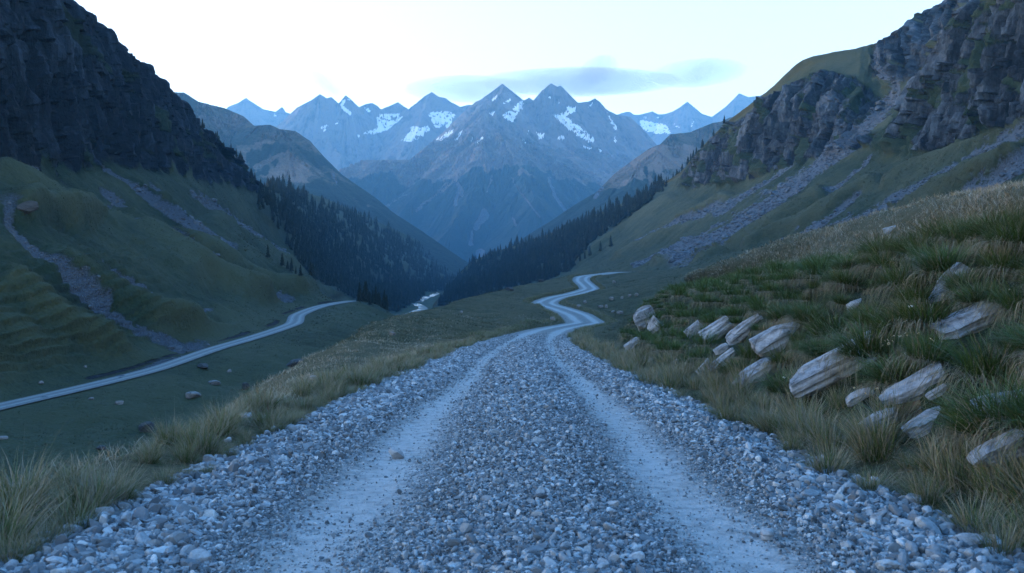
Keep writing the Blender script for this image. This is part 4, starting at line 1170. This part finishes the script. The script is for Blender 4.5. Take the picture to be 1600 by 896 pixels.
BOULDERS = [
    (461, 572, 28, 17, 'left', 'dark rounded boulder lying closest to the verge slope on the valley floor', M_BOULDER),
    (335, 598, 18, 9, 'left', 'flat pale boulder on the valley grass above the biggest pale one', M_PALE),
    (302, 619, 24, 11, 'left', 'biggest flat pale boulder on the grassy valley floor', M_PALE),
    (385, 605, 13, 13, 'left', 'small dark upright boulder on the valley grass', M_BOULDER),
    (228, 672, 24, 20, 'left', 'dark pointed boulder showing just behind the verge grass', M_BOULDER),
    (185, 630, 14, 7, 'left', 'low pale stone on the grass below the valley road', M_PALE),
    (140, 623, 9, 5, 'left', 'tiny pale stone close under the valley road', M_PALE),
    (361, 581, 9, 5, 'left', 'tiny pale stone below the middle of the valley road', M_PALE),
    (5, 685, 22, 6, 'left', 'flat pale stone low on the valley floor before the road edge', M_PALE),
    (155, 702, 14, 8, 'left', 'small dark stone half hidden by the tallest verge tufts', M_BOULDER),
    (40, 330, 34, 22, 'left', 'dark rock knob on the shoulder beside the stony run', M_BOULDER),
    (135, 573, 6, 4, 'left', 'tiny pale stone on the slope just above the valley road', M_PALE),
    (64, 597, 10, 6, 'left', 'grey stone on the slope above the near end of the valley road', M_PALE),
    (320, 575, 20, 10, 'left', 'dark block in the earth cut beside the valley road', M_BOULDER),
    (495, 591, 22, 9, 'near', 'pale rock on the grass shoulder just outside the verge tufts', M_PALE),
    (612, 521, 12, 7, 'near', 'pale rock on the grass shoulder above the straight gravel road', M_PALE),
    (722, 487, 6, 5, 'near', 'tiny white stone on the grass shoulder near its crest', M_PALE),
    (797, 452, 12, 8, 'near', 'dark rock on the crest of the grass shoulder against the wood', M_BOULDER),
    (865, 499, 8, 8, 'near', 'white stone on the grass tongue inside the road bend', M_PALE),
    (846, 437, 9, 5, 'near', 'grey stone on the crest by the upper road bend', M_BOULDER),
    (904, 478, 9, 6, 'near', 'white stone at the inner edge of the road bend', M_PALE),
    (913, 472, 6, 6, 'near', 'small white stone just above the inner edge of the bend', M_PALE),
    (956, 467, 8, 7, 'near', 'largest pale stone of those strewn on the slope within the bend', M_PALE),
    (940, 478, 8, 5, 'near', 'pale flat stone below the middle of the strewn slope', M_PALE),
    (950, 479, 6, 6, 'near', 'pale upright stone next to the flat one on the strewn slope', M_PALE),
    (970, 488, 12, 6, 'near', 'grey broken stone at the foot of the strewn slope', M_PALE),
    (960, 486, 6, 4, 'near', 'little stone beside the grey broken one on the strewn slope', M_PALE),
    (985, 461, 6, 5, 'near', 'small stone high on the strewn slope within the bend', M_PALE),
    (995, 460, 7, 6, 'near', 'topmost pale stone of the strewn slope near the grassy lip', M_PALE),
    (961, 440, 6, 6, 'near', 'white stone on the grass lens between the upper road bends', M_PALE),
    (972, 464, 5, 4, 'near', 'tiny stone between the larger ones of the strewn slope', M_PALE),
]
for k, (px, py, w, h, sh, lb, mt) in enumerate(BOULDERS):
    place_stone('boulder' if w > 12 else 'stone', sh, px, py, w, h, .8, (0, R_(-6 + k % 5 * 3), k * .7), lb, 'boulder' if w > 12 else 'stone', mt, 700 + k, sink=.22, cuts=10)

EDGE = [  # larger loose stones along the road edges: px, py, size px
    (384, 657, 14, 'rounded pale stone at the gravel edge below a bushy verge tuft'), (357, 690, 11, 'small round stone at the grass foot on the valley edge'),
    (326, 718, 17, 'bluish round stone tucked under a verge tuft on the valley edge'), (163, 802, 22, 'dark bluish stone at the grass foot low on the valley edge'),
    (218, 806, 20, 'pale round stone on the gravel near the low valley edge'), (1316, 742, 15, 'upright pale stone against the verge grass below the bank'),
    (1366, 752, 14, 'small pale stone in front of the verge grass below the bank'), (1428, 782, 20, 'flat pale stone beside a mossy patch by the verge'),
    (1412, 828, 30, 'large pale angular stone lying loose on the gravel edge'), (1514, 852, 32, 'large pointed stone at the gravel edge by the tallest tufts'),
    (1478, 826, 20, 'dark stone beside the tallest verge tufts'), (1466, 866, 30, 'largest pale block on the gravel edge in front of the verge'),
    (1352, 838, 22, 'pale stone with flat top lying loose near the wheel track'), (1198, 838, 22, 'white stone alone at the edge of the wheel track'),
    (620, 712, 20, 'dark jagged stone sticking up in the wheel track'),
]
for k, (px, py, s, lb) in enumerate(EDGE):
    Yq = F * 1.26 / (py - 500); Xq = (px - 800) / F * Yq
    zq = max(near_at(np.array([Yq]), np.array([Xq]))[0], road_c(np.array([Yq]))[1][0] + .03)
    place_stone('loose_stone', 'near', px, py, s * 1.3, s * .8, .8, (0, R_(k * 7 % 20 - 10), k * 1.3), lb, 'stone', M_STONE, 820 + k, sink=.2, cuts=10, at=(Xq, Yq, zq))

# bare earth under the slabs
def build_earth():
    m, nt, b = new_mat('bare_earth', .95)
    q = NT(nt); n = q.noise(7, 5, .7)
    q.link(q.ramp(n, [(.3, (.035, .022, .014)), (.7, (.12, .075, .045))]), b.inputs['Base Color']); q.link(q.bump(n, .8, .05), b.inputs['Normal'])
    p, _ = pick('near', 1432, 648)
    r = np.random.default_rng(4); s = p[1] / F
    me = stone_mesh('earth_patch', 33, (85 * s, 60 * s, 36 * s), m, 4, 4, .15)
    o = bpy.data.objects.new('bare_earth_ground', me); COL.objects.link(o)
    o.location = p + np.array([.02, .05, -.03]); o.rotation_euler = (R_(10), R_(-32), 0)
    structure(o)
build_earth()

def build_debris(sheet, n, name, seed, lo, hi, mat):
    """broken rock lying in the stony runs"""
    s = SHEETS[sheet]; G = s['G']; r = np.random.default_rng(seed)
    A = np.linalg.norm(np.cross(np.gradient(G, axis=0), np.gradient(G, axis=1)), axis=2)
    V = G.reshape(-1, 3); px, py = proj(V)
    ok = (px > -30) & (px < 1630) & (py > 0) & (py < 720)
    w = (np.clip(s['scree'] - .25, 0, 1) * A).ravel() * ok / np.maximum(V[:, 1], 60) ** .8
    k = r.choice(len(V), size=n, p=w / w.sum())
    fi = np.clip(k // G.shape[1] + r.uniform(-.5, .5, n), 0, G.shape[0] - 1.01); fj = np.clip(k % G.shape[1] + r.uniform(-.5, .5, n), 0, G.shape[1] - 1.01)
    P_ = sample(sheet, fi, fj)
    v0, f0 = ico(1)
    size = np.exp(r.normal(math.log(lo), .55, n)); size = np.clip(size, lo * .4, hi) * np.clip(P_[:, 1] / 250, .7, 2.0)
    VS, FS = [], []
    for j in range(8):
        pr = cut_stone(v0, r, 6, .45, .85)
        i = np.where(np.arange(n) % 8 == j)[0]
        a = r.uniform(0, 6.28, len(i))[:, None]; sc = size[i][:, None]
        x = pr[None, :, 0] * np.cos(a) - pr[None, :, 1] * np.sin(a); y = pr[None, :, 0] * np.sin(a) + pr[None, :, 1] * np.cos(a)
        q = np.stack([x * sc * 1.2, y * sc, pr[None, :, 2] * sc * .7 + sc * .15], -1) + P_[i][:, None, :]
        off = sum(len(z) for z in VS)
        VS.append(q.reshape(-1, 3)); FS.append((f0[None] + off + (np.arange(len(i)) * len(v0))[:, None, None]).reshape(-1, 3))
    stuff(mesh_from(name, np.concatenate(VS), np.concatenate(FS), mat, smooth_shade=False))
M_DEBRIS = rock_mat('scree_stone', (.016, .026, .038), (.095, .12, .155), .7, .08)
build_debris('left', 9000, 'scree_rubble', 15, .28, 1.1, M_DEBRIS)
build_debris('right', 9000, 'crag_rubble', 16, .30, 1.3, M_DEBRIS)
# ------------------------------------------------------------------ grass
def grass_mat(name, root, mid, tip, dead):
    m, nt, b = new_mat(name, .8)
    q = NT(nt)
    t = q.attr('along'); tone = q.attr('tone')
    c = q.ramp(t, [(.0, root), (.45, mid), (.95, tip)])
    c = q.mix(q.ramp(tone, [(.45, 0.0), (.75, .9)]), c, dead)
    c = q.mix(q.math('MULTIPLY', tone, .35), c, (.012, .022, .012))
    q.link(c, b.inputs['Base Color'])
    return m
M_TUFT = grass_mat('tuft_grass', (.020, .050, .010), (.040, .076, .020), (.165, .160, .12), (.235, .22, .19))
M_TUSSOCK = grass_mat('tussock_grass', (.014, .034, .007), (.022, .056, .012), (.055, .082, .032), (.185, .172, .145))
M_MEADOW = grass_mat('meadow_grass', (.04, .045, .02), (.13, .118, .08), (.31, .285, .24), (.34, .31, .27))

M_HILLGRASS = grass_mat('hill_grass_blades', (.005, .015, .006), (.013, .029, .012), (.044, .054, .030), (.082, .080, .054))

def blades(base, az, L, lean, droop, w, r, segs=3):
    """curved tapering blades; all arrays per blade -> V, quads, tris, along"""
    n = len(base)
    s = np.linspace(0, 1, segs + 1)[None, :]
    lean = lean[:, None]; droop = droop[:, None]; Lc = L[:, None]
    out = (np.sin(lean) * s + np.where(droop > 1.2, -.45, droop * .6) * s ** 2.2) * Lc
    up = (np.cos(lean) * s - droop * s ** 2.4 * .55) * Lc
    cx, cy = np.cos(az)[:, None], np.sin(az)[:, None]
    bend = r.normal(0, .08, (n, 1)) * s ** 2 * Lc
    C = np.stack([base[:, 0:1] + cx * out - cy * bend, base[:, 1:2] + cy * out + cx * bend, base[:, 2:3] + up], -1)     # n, s, 3
    fa = az + np.pi / 2 + r.normal(0, .6, n)
    side = np.stack([np.cos(fa), np.sin(fa), np.zeros(n)], -1)[:, None, :]
    wid = (w[:, None] * (1 - .75 * s ** 1.3))[..., None]
    A, B = C - side * wid, C + side * wid
    V = np.concatenate([np.stack([A[:, :-1], B[:, :-1]], 2).reshape(n, -1, 3), C[:, -1:]], 1)      # 2*segs + 1
    nv = 2 * segs + 1
    k = np.arange(n)[:, None] * nv
    q = np.stack([np.stack([k + 2 * i, k + 2 * i + 1, k + 2 * i + 3, k + 2 * i + 2], -1) for i in range(segs - 1)], 1).reshape(-1, 4)
    t = np.stack([k + 2 * segs - 2, k + 2 * segs - 1, k + 2 * segs], -1).reshape(-1, 3)
    al = np.concatenate([np.repeat(s[:, :-1], 2, 1), s[:, -1:]], 1)
    return V.reshape(-1, 3), q, t, np.broadcast_to(al, (n, nv)).ravel(), nv

def tuft_blades(c, h, rad, n, r, lean=(.05, .75), droop=(.1, .5), w=.0028, stalks=0):
    a = r.uniform(0, 6.28, n); q = rad * np.sqrt(r.uniform(0, 1, n))
    base = np.stack([c[0] + np.cos(a) * q, c[1] + np.sin(a) * q, np.full(n, c[2]) - .01], -1)
    az = a + r.normal(0, .5, n)
    L = h * r.uniform(.45, 1.1, n)
    le = r.uniform(*lean, n) * (.35 + .65 * q / rad)
    return base, az, L, le, r.uniform(*droop, n), np.full(n, w) * r.uniform(.6, 1.4, n)

def grass_mesh(name, args, r, mat, link=True, segs=3, tone=None):
    args = [np.concatenate(x) for x in zip(*args)]
    V, q, t, al, nv = blades(*args, r, segs)
    tn = r.uniform(0, 1, len(args[0])) if tone is None else tone
    return mesh_from(name, V, [q, t], mat, dict(along=al, tone=np.repeat(tn, nv)), smooth_shade=True, link=link)

gr = np.random.default_rng(77)
TUFTS, TUSS = [], []
for v in range(6):
    r = np.random.default_rng(1000 + v)
    a = [tuft_blades((0, 0, 0), .46, .15, 330, r, (.05, .95), (.1, .55), .0024)]
    a += [tuft_blades((0, 0, 0), .24, .20, 160, r, (.3, 1.2), (.2, .7), .0026)]
    a += [tuft_blades((0, 0, 0), .66, .10, 9 + 3 * v, r, (.05, .55), (.05, .35), .0016)]
    TUFTS.append(grass_mesh('grass_tuft', a, r, M_TUFT, link=False, segs=4))
for v in range(6):
    r = np.random.default_rng(1100 + v)
    n1, n2, n3 = 620, 430, 120
    a = [tuft_blades((0, 0, .16), .36, .19, n1, r, (.1, 1.25), (.25, .9), .0026)]
    b = tuft_blades((0, 0, .14), .38, .24, n2, r, (1.0, 1.6), (1.3, 2.2), .0024)          # last year's leaves hang as a skirt
    a.append(b)
    a.append(tuft_blades((0, 0, .14), .46, .16, n3, r, (.1, 1.1), (.2, .8), .0020))
    tone = np.concatenate([r.uniform(0, .42, n1), r.uniform(.45, 1, n2), r.uniform(.5, 1, n3)])
    TUSS.append(grass_mesh('grass_tussock', a, r, M_TUSSOCK, link=False, segs=4, tone=tone))

def put(name, me, p, s, rz, label, group, tilt=(0, 0)):
    o = bpy.data.objects.new(name, me); COL.objects.link(o)
    o.location = p; o.rotation_euler = (tilt[0], tilt[1], rz); o.scale = (s, s, s * gr.uniform(.85, 1.15))
    return tag(o, label, 'grass tuft', group)

# verge tufts on both edges of the road
FAR = []
def verge(sign, label, group):
    Y = 3.9
    while Y < 70:
        step = (.19 if Y < 16 else .19 + (Y - 16) * .006)
        Y += step * gr.uniform(.6, 1.4)
        row = gr.random()
        off = .02 + (gr.random() ** 1.3) * (.85 if sign < 0 else .95)
        x0, z0 = road_c(np.array([Y])); hw = road_half(np.array([Y]))
        gap = .06 + .30 * perlin(np.array([Y * .5]), np.array([sign * 3.]))[0]
        X = x0[0] + sign * (hw[0] + gap + off)
        z = near_at(np.array([Y]), np.array([X]))[0]
        s = gr.choice([.65, .85, 1.0, 1.25, 1.45]) * gr.uniform(.9, 1.1) * (.55 + .28 * min(off / .5, 1)) * (.82 if sign < 0 else 1.0)
        if Y < 15.5:
            put('grass_tuft', TUFTS[int(gr.integers(6))], (X, Y, z - .01), s, gr.uniform(0, 6.28), label, group)
        else:
            n = int(np.clip(300 * (14 / Y), 60, 300)); w = .0024 * Y / 12
            FAR.append(tuft_blades((X, Y, z), .50 * s, .17, n, gr, (.05, .95), (.1, .55), w))
verge(-1, 'straw-tipped grass tuft on the verge along the valley edge of the gravel road', 'tufts along the valley edge of the road')
verge(1, 'straw-tipped grass tuft on the verge below the rocky bank', 'tufts along the verge below the bank')
# strips of tall pale grass edging the far bends
for Y in np.linspace(58, 330, 2400):
    for sign in (-1, 1):
        x0, z0 = road_c(np.array([Y])); hw = road_half(np.array([Y]))
        X = x0[0] + sign * (hw[0] + .3 + gr.uniform(0, 1.4))
        z = near_at(np.array([Y]), np.array([X]))[0]
        FAR.append(tuft_blades((X, Y + gr.uniform(-.1, .1), z), gr.uniform(.35, .6), .3, 9, gr, (.1, .9), (.1, .5), .006 * Y / 60))
grass_mesh_o = stuff(grass_mesh('verge_grass', FAR, gr, M_TUFT, segs=3))

# tussocks on the bank
def bank_spots(n, y0, y1, v0, v1, seed, dist):
    s = SHEETS['near']; S, v = s['S'], s['v']
    r = np.random.default_rng(seed)
    out = []; grid = {}
    Yc = y0 * (y1 / y0) ** r.uniform(0, 1, n); vc = r.uniform(v0, v1, n)
    p = sample('near', np.interp(Yc, S, np.arange(len(S))), np.interp(vc, v, np.arange(len(v))))
    for q in p:
        d = dist * (1 + q[1] / 60) * (.72 + .6 * r.random())
        key = (int(q[0] // 1.5), int(q[1] // 1.5))
        if all((q[0] - o[0]) ** 2 + (q[1] - o[1]) ** 2 > d * d for a in (-1, 0, 1) for b in (-1, 0, 1) for o in grid.get((key[0] + a, key[1] + b), ())):
            grid.setdefault(key, []).append(q); out.append(q)
    return np.array(out)

slab_px = [(px, py, w) for px, py, w, *_ in SLABS]
def clear_of_slabs(Q, lift):
    """do not let a tussock stand right in front of or on a slab"""
    px, py = proj(Q + np.array([0, 0, lift]))
    ok = np.ones(len(Q), bool)
    for sx, sy, w in slab_px:
        ok &= ((px - sx) / (w * .50)) ** 2 + ((py - sy - 6) / (w * .28 + 6)) ** 2 > 1
    ok &= ((px - 1432) / 48) ** 2 + ((py - 645) / 26) ** 2 > 1
    return ok

B = bank_spots(12000, 3.2, 53, 3.95, 5.15, 61, .46)
B = B[clear_of_slabs(B, .12)]
order = np.argsort(B[:, 1])
FARB = []; FT = []
for c, i in enumerate(order):
    p = B[i]; hi_ = smooth(.9, 2.4, p[2] + .0375 * p[1])
    s = gr.uniform(.65, 1.45)
    if c < 170:
        put('grass_tussock', TUSS[int(gr.integers(6))], p - np.array([0, 0, .05]), s, gr.uniform(0, 6.28), 'drooping dark green tussock among the slabs of the roadside bank', 'tussocks on the rocky bank', (0, R_(-12)))
    else:
        n = int(np.clip(420 * (10 / p[1]), 70, 420)); w = .0026 * max(1, p[1] / 13)
        FARB.append(tuft_blades((p[0], p[1], p[2] + .16 * s), .36 * s, .20 * s, n, gr, (.1, 1.2), (.25, .9), w)); FT.append(gr.uniform(0, .42, n))
        n = int(n * .7)
        FARB.append(tuft_blades((p[0], p[1], p[2] + .12 * s), .38 * s, .25 * s, n, gr, (1.0, 1.6), (1.3, 2.2), w)); FT.append(gr.uniform(.45, 1, n))
print('bank tussocks', len(B))
stuff(grass_mesh('bank_grass', FARB, gr, M_TUSSOCK, tone=np.concatenate(FT)))
# short turf between them, and on the shoulder
def turf(n, y0, y1, v0, v1, seed, h, w, mat, name, clear=False, drop=.4, per=1, lean=(.1, 1.0)):
    s = SHEETS['near']; S, v = s['S'], s['v']
    r = np.random.default_rng(seed)
    Yc = y0 * (y1 / y0) ** r.uniform(0, 1, n); vc = r.uniform(v0, v1, n)
    fi, fj = np.interp(Yc, S, np.arange(len(S))), np.interp(vc, v, np.arange(len(v)))
    p = sample('near', fi, fj)
    clump = fbm(p[:, 0] * 1.1 / (1 + p[:, 1] / 40), p[:, 1] * .8 / (1 + p[:, 1] / 40), None, 3, seed)
    ok = r.uniform(-.45, .35, n) < clump
    if clear: ok &= clear_of_slabs(p, .05)
    px, _ = proj(p); ok &= (px > -60) & (px < 1660)
    p = p[ok]; clump = clump[ok]
    k = np.repeat(np.arange(len(p)), per)
    q = p[k] + np.stack([r.normal(0, .10, len(k)), r.normal(0, .10, len(k)), np.full(len(k), -.015)], -1) * (1 + p[k, 1] / 50)[:, None] * np.array([1, 1, 1])
    L = h * r.uniform(.5, 1.2, len(k)) * (1 + .6 * clump[k])
    tone = np.clip(r.uniform(0, 1, len(k)) * .7 + .3 * (clump[k] * 1.2 + .5), 0, 1)
    a = [(q, r.uniform(0, 6.28, len(k)), L, r.uniform(*lean, len(k)), r.uniform(.1, drop + .3, len(k)), w * np.maximum(1, q[:, 1] / 9) * r.uniform(.6, 1.3, len(k)))]
    return stuff(grass_mesh(name, a, r, mat, tone=tone))
turf(2500, 3.2, 53, 3.75, 5.1, 62, .20, .0026, M_TUSSOCK, 'bank_turf_grass', True, per=4)
turf(38000, 7, 112, 4.95, 6.45, 63, .27, .0026, M_MEADOW, 'meadow_grass', per=4)
turf(20000, 4, 130, .9, 2.28, 64, .17, .0026, M_MEADOW, 'shoulder_grass', per=3)
turf(5000, 3.5, 60, 2.28, 2.47, 65, .08, .002, M_TUSSOCK, 'edge_grass', per=4)
turf(5000, 3.5, 60, 3.54, 3.8, 66, .08, .002, M_TUSSOCK, 'verge_moss_grass', per=4)

turf(30000, 55, 380, .9, 2.3, 67, .22, .0020, M_HILLGRASS, 'hill_grass', per=3)
turf(40000, 55, 380, 3.7, 6.4, 68, .22, .0020, M_HILLGRASS, 'slope_grass', per=3)

def hill_turf(sheet, n, vlo, vhi, seed, h, name):
    s = SHEETS[sheet]; G = s['G']; r = np.random.default_rng(seed)
    A = np.linalg.norm(np.cross(np.gradient(G, axis=0), np.gradient(G, axis=1)), axis=2)
    V = G.reshape(-1, 3); px, py = proj(V)
    ok = (px > -30) & (px < 1630) & (py > 0) & (py < 800) & (s['rock'].ravel() < .3) & (s['scree'].ravel() < .25)
    vv = np.broadcast_to(s['v'][None], G.shape[:2]).ravel(); ok &= (vv > vlo) & (vv < vhi)
    if sheet == 'left': ok &= ~((np.abs(vv - 2.0) < .09) & (V[:, 1] < 350))
    w = A.ravel() * ok / np.maximum(V[:, 1], 80) ** 1.5
    k = r.choice(len(V), size=n, p=w / w.sum())
    p = sample(sheet, np.clip(k // G.shape[1] + r.uniform(-.5, .5, n), 0, G.shape[0] - 1.01), np.clip(k % G.shape[1] + r.uniform(-.5, .5, n), 0, G.shape[1] - 1.01))
    cl = fbm(p[:, 0] / 5, p[:, 1] / 5, p[:, 2] / 5, 3, seed)
    p = p[r.uniform(-.4, .35, n) < cl]; n = len(p)
    q = np.repeat(p, 4, 0) + np.concatenate([r.normal(0, .25, (4 * n, 2)), np.full((4 * n, 1), -.03)], 1)
    m = len(q)
    a = [(q, r.uniform(0, 6.28, m), h * r.uniform(.5, 1.3, m) * np.clip(q[:, 1] / 200, .7, 2), r.uniform(.1, 1.0, m), r.uniform(.2, .8, m), .05 * np.clip(q[:, 1] / 200, .6, 2) * r.uniform(.5, 1.3, m))]
    stuff(grass_mesh(name, a, r, M_HILLGRASS, segs=2))
hill_turf('left', 60000, .3, 5.0, 91, .38, 'valley_grass')
hill_turf('right', 60000, .6, 4.0, 92, .40, 'crag_grass')

# small white flowers on the bank
def build_flowers():
    m, nt, b = new_mat('white_petal', .6); b.inputs['Base Color'].default_value = (.75, .76, .74, 1)
    my, nt, b = new_mat('flower_eye', .7); b.inputs['Base Color'].default_value = (.45, .33, .06, 1)
    mg, nt, b = new_mat('flower_stalk', .7); b.inputs['Base Color'].default_value = (.04, .07, .02, 1)
    V, Fc = [], []
    for k in range(9):
        a = k / 9 * 2 * math.pi
        c = len(V)
        for rr, da, z in ((.15, 0, 0), (.75, -.28, .05), (1, 0, .0), (.75, .28, .05)):
            V.append((math.cos(a + da) * rr, math.sin(a + da) * rr, z))
        Fc.append((c, c + 1, c + 2, c + 3))
    head = mesh_from('petals', np.array(V) * .017, np.array(Fc), m, link=False)
    v, f = ico(1); eye = mesh_from('eye', v * np.array([.005, .005, .003]), f, my, link=False)
    a = np.linspace(0, 6.28, 5)[:-1]
    sv = np.array([(math.cos(t) * .0013, math.sin(t) * .0013, z) for z in (-.34, 0) for t in a]); sf = np.array([(i, (i + 1) % 4, 4 + (i + 1) % 4, 4 + i) for i in range(4)])
    stalk = mesh_from('stalk', sv, sf, mg, link=False)
    spots = []
    r = np.random.default_rng(8)
    for t in np.linspace(0, 1, 17):
        spots.append((1355 + 80 * t + r.normal(0, 4), 541 - 26 * t + r.normal(0, 4)))
    spots += [(1301, 500), (1303, 497), (1362, 493), (1366, 490), (1412, 444), (1576, 453)]
    spots += [(1422, 479), (1456, 531), (1388, 523)]
    spots += [(1357 + r.normal(0, 9), 610 + r.normal(0, 3)) for _ in range(4)] + [(1520 + r.normal(0, 16), 645 + r.normal(0, 5)) for _ in range(5)] + [(1225, 590), (1238, 588)]
    for k, (px, py) in enumerate(spots):
        p, _ = pick('near', px, py + 16)
        p = np.array(P(px, py, p[1] - .28))
        o = bpy.data.objects.new('flower', None); COL.objects.link(o)
        big = k in (23, 24, 25)
        o.location = p; o.rotation_euler = (R_(40) + r.normal(0, .2), r.normal(0, .25), r.uniform(0, 6)); s = 2.0 if big else r.uniform(.7, 1.2); o.scale = (s, s, s)
        tag(o, 'larger white round flower standing alone over a dark tussock' if big else 'tiny white flower in the strewn clumps on the grassy rocky bank', 'flower', 'large lone white flowers' if big else 'small white flowers on the bank')
        for nm, me in (('petals', head), ('eye', eye), ('stalk', stalk)):
            c = bpy.data.objects.new(nm, me); COL.objects.link(c); c.parent = o
build_flowers()
# ------------------------------------------------------------------ air, sky, sun, camera
def build_air():
    bm_v = []
    x0, x1, y0, y1, z0, z1 = -6200, 6200, -400, 11200, -49, 2300
    V = np.array([(x, y, z) for x in (x0, x1) for y in (y0, y1) for z in (z0, z1)], float)
    Fc = np.array([(0, 1, 3, 2), (4, 6, 7, 5), (0, 4, 5, 1), (2, 3, 7, 6), (0, 2, 6, 4), (1, 5, 7, 3)])
    m = bpy.data.materials.new('air'); m.use_nodes = True
    nt = m.node_tree; nt.nodes.clear()
    out = nt.nodes.new('ShaderNodeOutputMaterial'); pv = nt.nodes.new('ShaderNodeVolumePrincipled')
    pv.inputs['Color'].default_value = (0.22, 0.58, 0.98, 1)
    pv.inputs['Density'].default_value = HAZE
    pv.inputs['Anisotropy'].default_value = 0.0
    nt.links.new(pv.outputs[0], out.inputs['Volume'])
    o = mesh_from('haze', V, Fc, m, smooth_shade=False)
    stuff(o)

HAZE = 7.8e-5
build_air()

SUN_EL, SUN_AZ = radians(13), radians(-72)         # azimuth from +Y, minus = toward -X
def build_light():
    w = bpy.data.worlds.new('World'); SC.world = w
    w.use_nodes = True
    nt = w.node_tree
    bg = nt.nodes['Background']
    q = NT(nt)
    sky = nt.nodes.new('ShaderNodeTexSky'); sky.sky_type = 'NISHITA'
    sky.sun_disc = False
    sky.sun_elevation = SUN_EL; sky.sun_rotation = SUN_AZ
    sky.altitude = 1800; sky.air_density = 1.0; sky.dust_density = 1.0; sky.ozone_density = 1.6
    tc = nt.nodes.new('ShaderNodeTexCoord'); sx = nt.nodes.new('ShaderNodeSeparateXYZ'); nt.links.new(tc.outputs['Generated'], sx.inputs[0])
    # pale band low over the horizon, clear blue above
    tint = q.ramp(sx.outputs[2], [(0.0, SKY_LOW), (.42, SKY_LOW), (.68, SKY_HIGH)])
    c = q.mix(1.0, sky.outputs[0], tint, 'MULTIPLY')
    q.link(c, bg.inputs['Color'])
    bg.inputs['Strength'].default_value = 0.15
    L = bpy.data.lights.new('sun', 'SUN'); L.energy = 0.30; L.angle = radians(18); L.color = (1, .96, .94)
    o = bpy.data.objects.new('sun', L); COL.objects.link(o)
    d = (math.sin(SUN_AZ) * math.cos(SUN_EL), math.cos(SUN_AZ) * math.cos(SUN_EL), math.sin(SUN_EL))
    from mathutils import Vector
    o.rotation_euler = Vector(d).to_track_quat('Z', 'Y').to_euler()
    o.location = (-30, 10, 60)
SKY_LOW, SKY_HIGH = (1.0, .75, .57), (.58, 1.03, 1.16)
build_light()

def build_clouds():
    m = bpy.data.materials.new('cloud_vapour'); m.use_nodes = True
    nt = m.node_tree; nt.nodes.clear()
    out = nt.nodes.new('ShaderNodeOutputMaterial'); pv = nt.nodes.new('ShaderNodeVolumePrincipled')
    pv.inputs['Color'].default_value = (.38, .24, .17, 1); pv.inputs['Density'].default_value = 2.3e-3
    nt.links.new(pv.outputs[0], out.inputs['Volume'])
    v, f = ico(5)
    for k, (px, py, w, h, tail, lb) in enumerate([
            (905, 130, 325, 18, .5, 'long grey lens-shaped cloud floating above the twin summits'),
            (735, 141, 210, 11, -.4, 'thin grey streak of cloud trailing beside the lens-shaped cloud'),
            (1090, 116, 150, 9, .6, 'thin tapering cloud streak high over the pale peaks'),
            (935, 111, 60, 8, .2, 'faint small cloud wisp just over the lens-shaped cloud'),
            (511, 133, 40, 4, 0, 'tiny lone cloud streak above the glacier peaks')]):
        Y = 13000.0; s = Y / F
        q = v.copy()
        n = fbm(q[:, 0] * 2.2 + k * 7, q[:, 1] * 1.2, q[:, 2] * 1.2, 4, 60 + k)
        q[:, 2] *= (1 + .5 * n) * (1 - .55 * np.abs(q[:, 0])) * np.where(q[:, 2] > 0, 1.1, .8)
        q[:, 2] += .25 * tail * q[:, 0] ** 2 + .15 * fbm(q[:, 0] * 3, q[:, 0] * 0, None, 3, 70 + k)
        o = mesh_from('cloud', q * np.array([w * s / 2, 900, h * s / 2]), f, m)
        o.location = P(px, py, Y)
        tag(o, lb, 'cloud')
build_clouds()

cam = bpy.data.cameras.new('camera'); co = bpy.data.objects.new('camera', cam); COL.objects.link(co)
cam.sensor_width = 36; cam.lens = 36 * F / 1600
cam.clip_start = .05; cam.clip_end = 40000
co.location = (0, 0, CAMZ); co.rotation_euler = (radians(90), 0, 0)
SC.camera = co
cam.dof.use_dof = True; cam.dof.focus_distance = 20; cam.dof.aperture_fstop = 4.5
SC.view_settings.view_transform = 'Standard'; SC.view_settings.look = 'None'
SC.view_settings.exposure = 3.0
SC.view_settings.gamma = 1
SC.cycles.volume_bounces = 1; SC.cycles.max_bounces = 6; SC.cycles.diffuse_bounces = 3
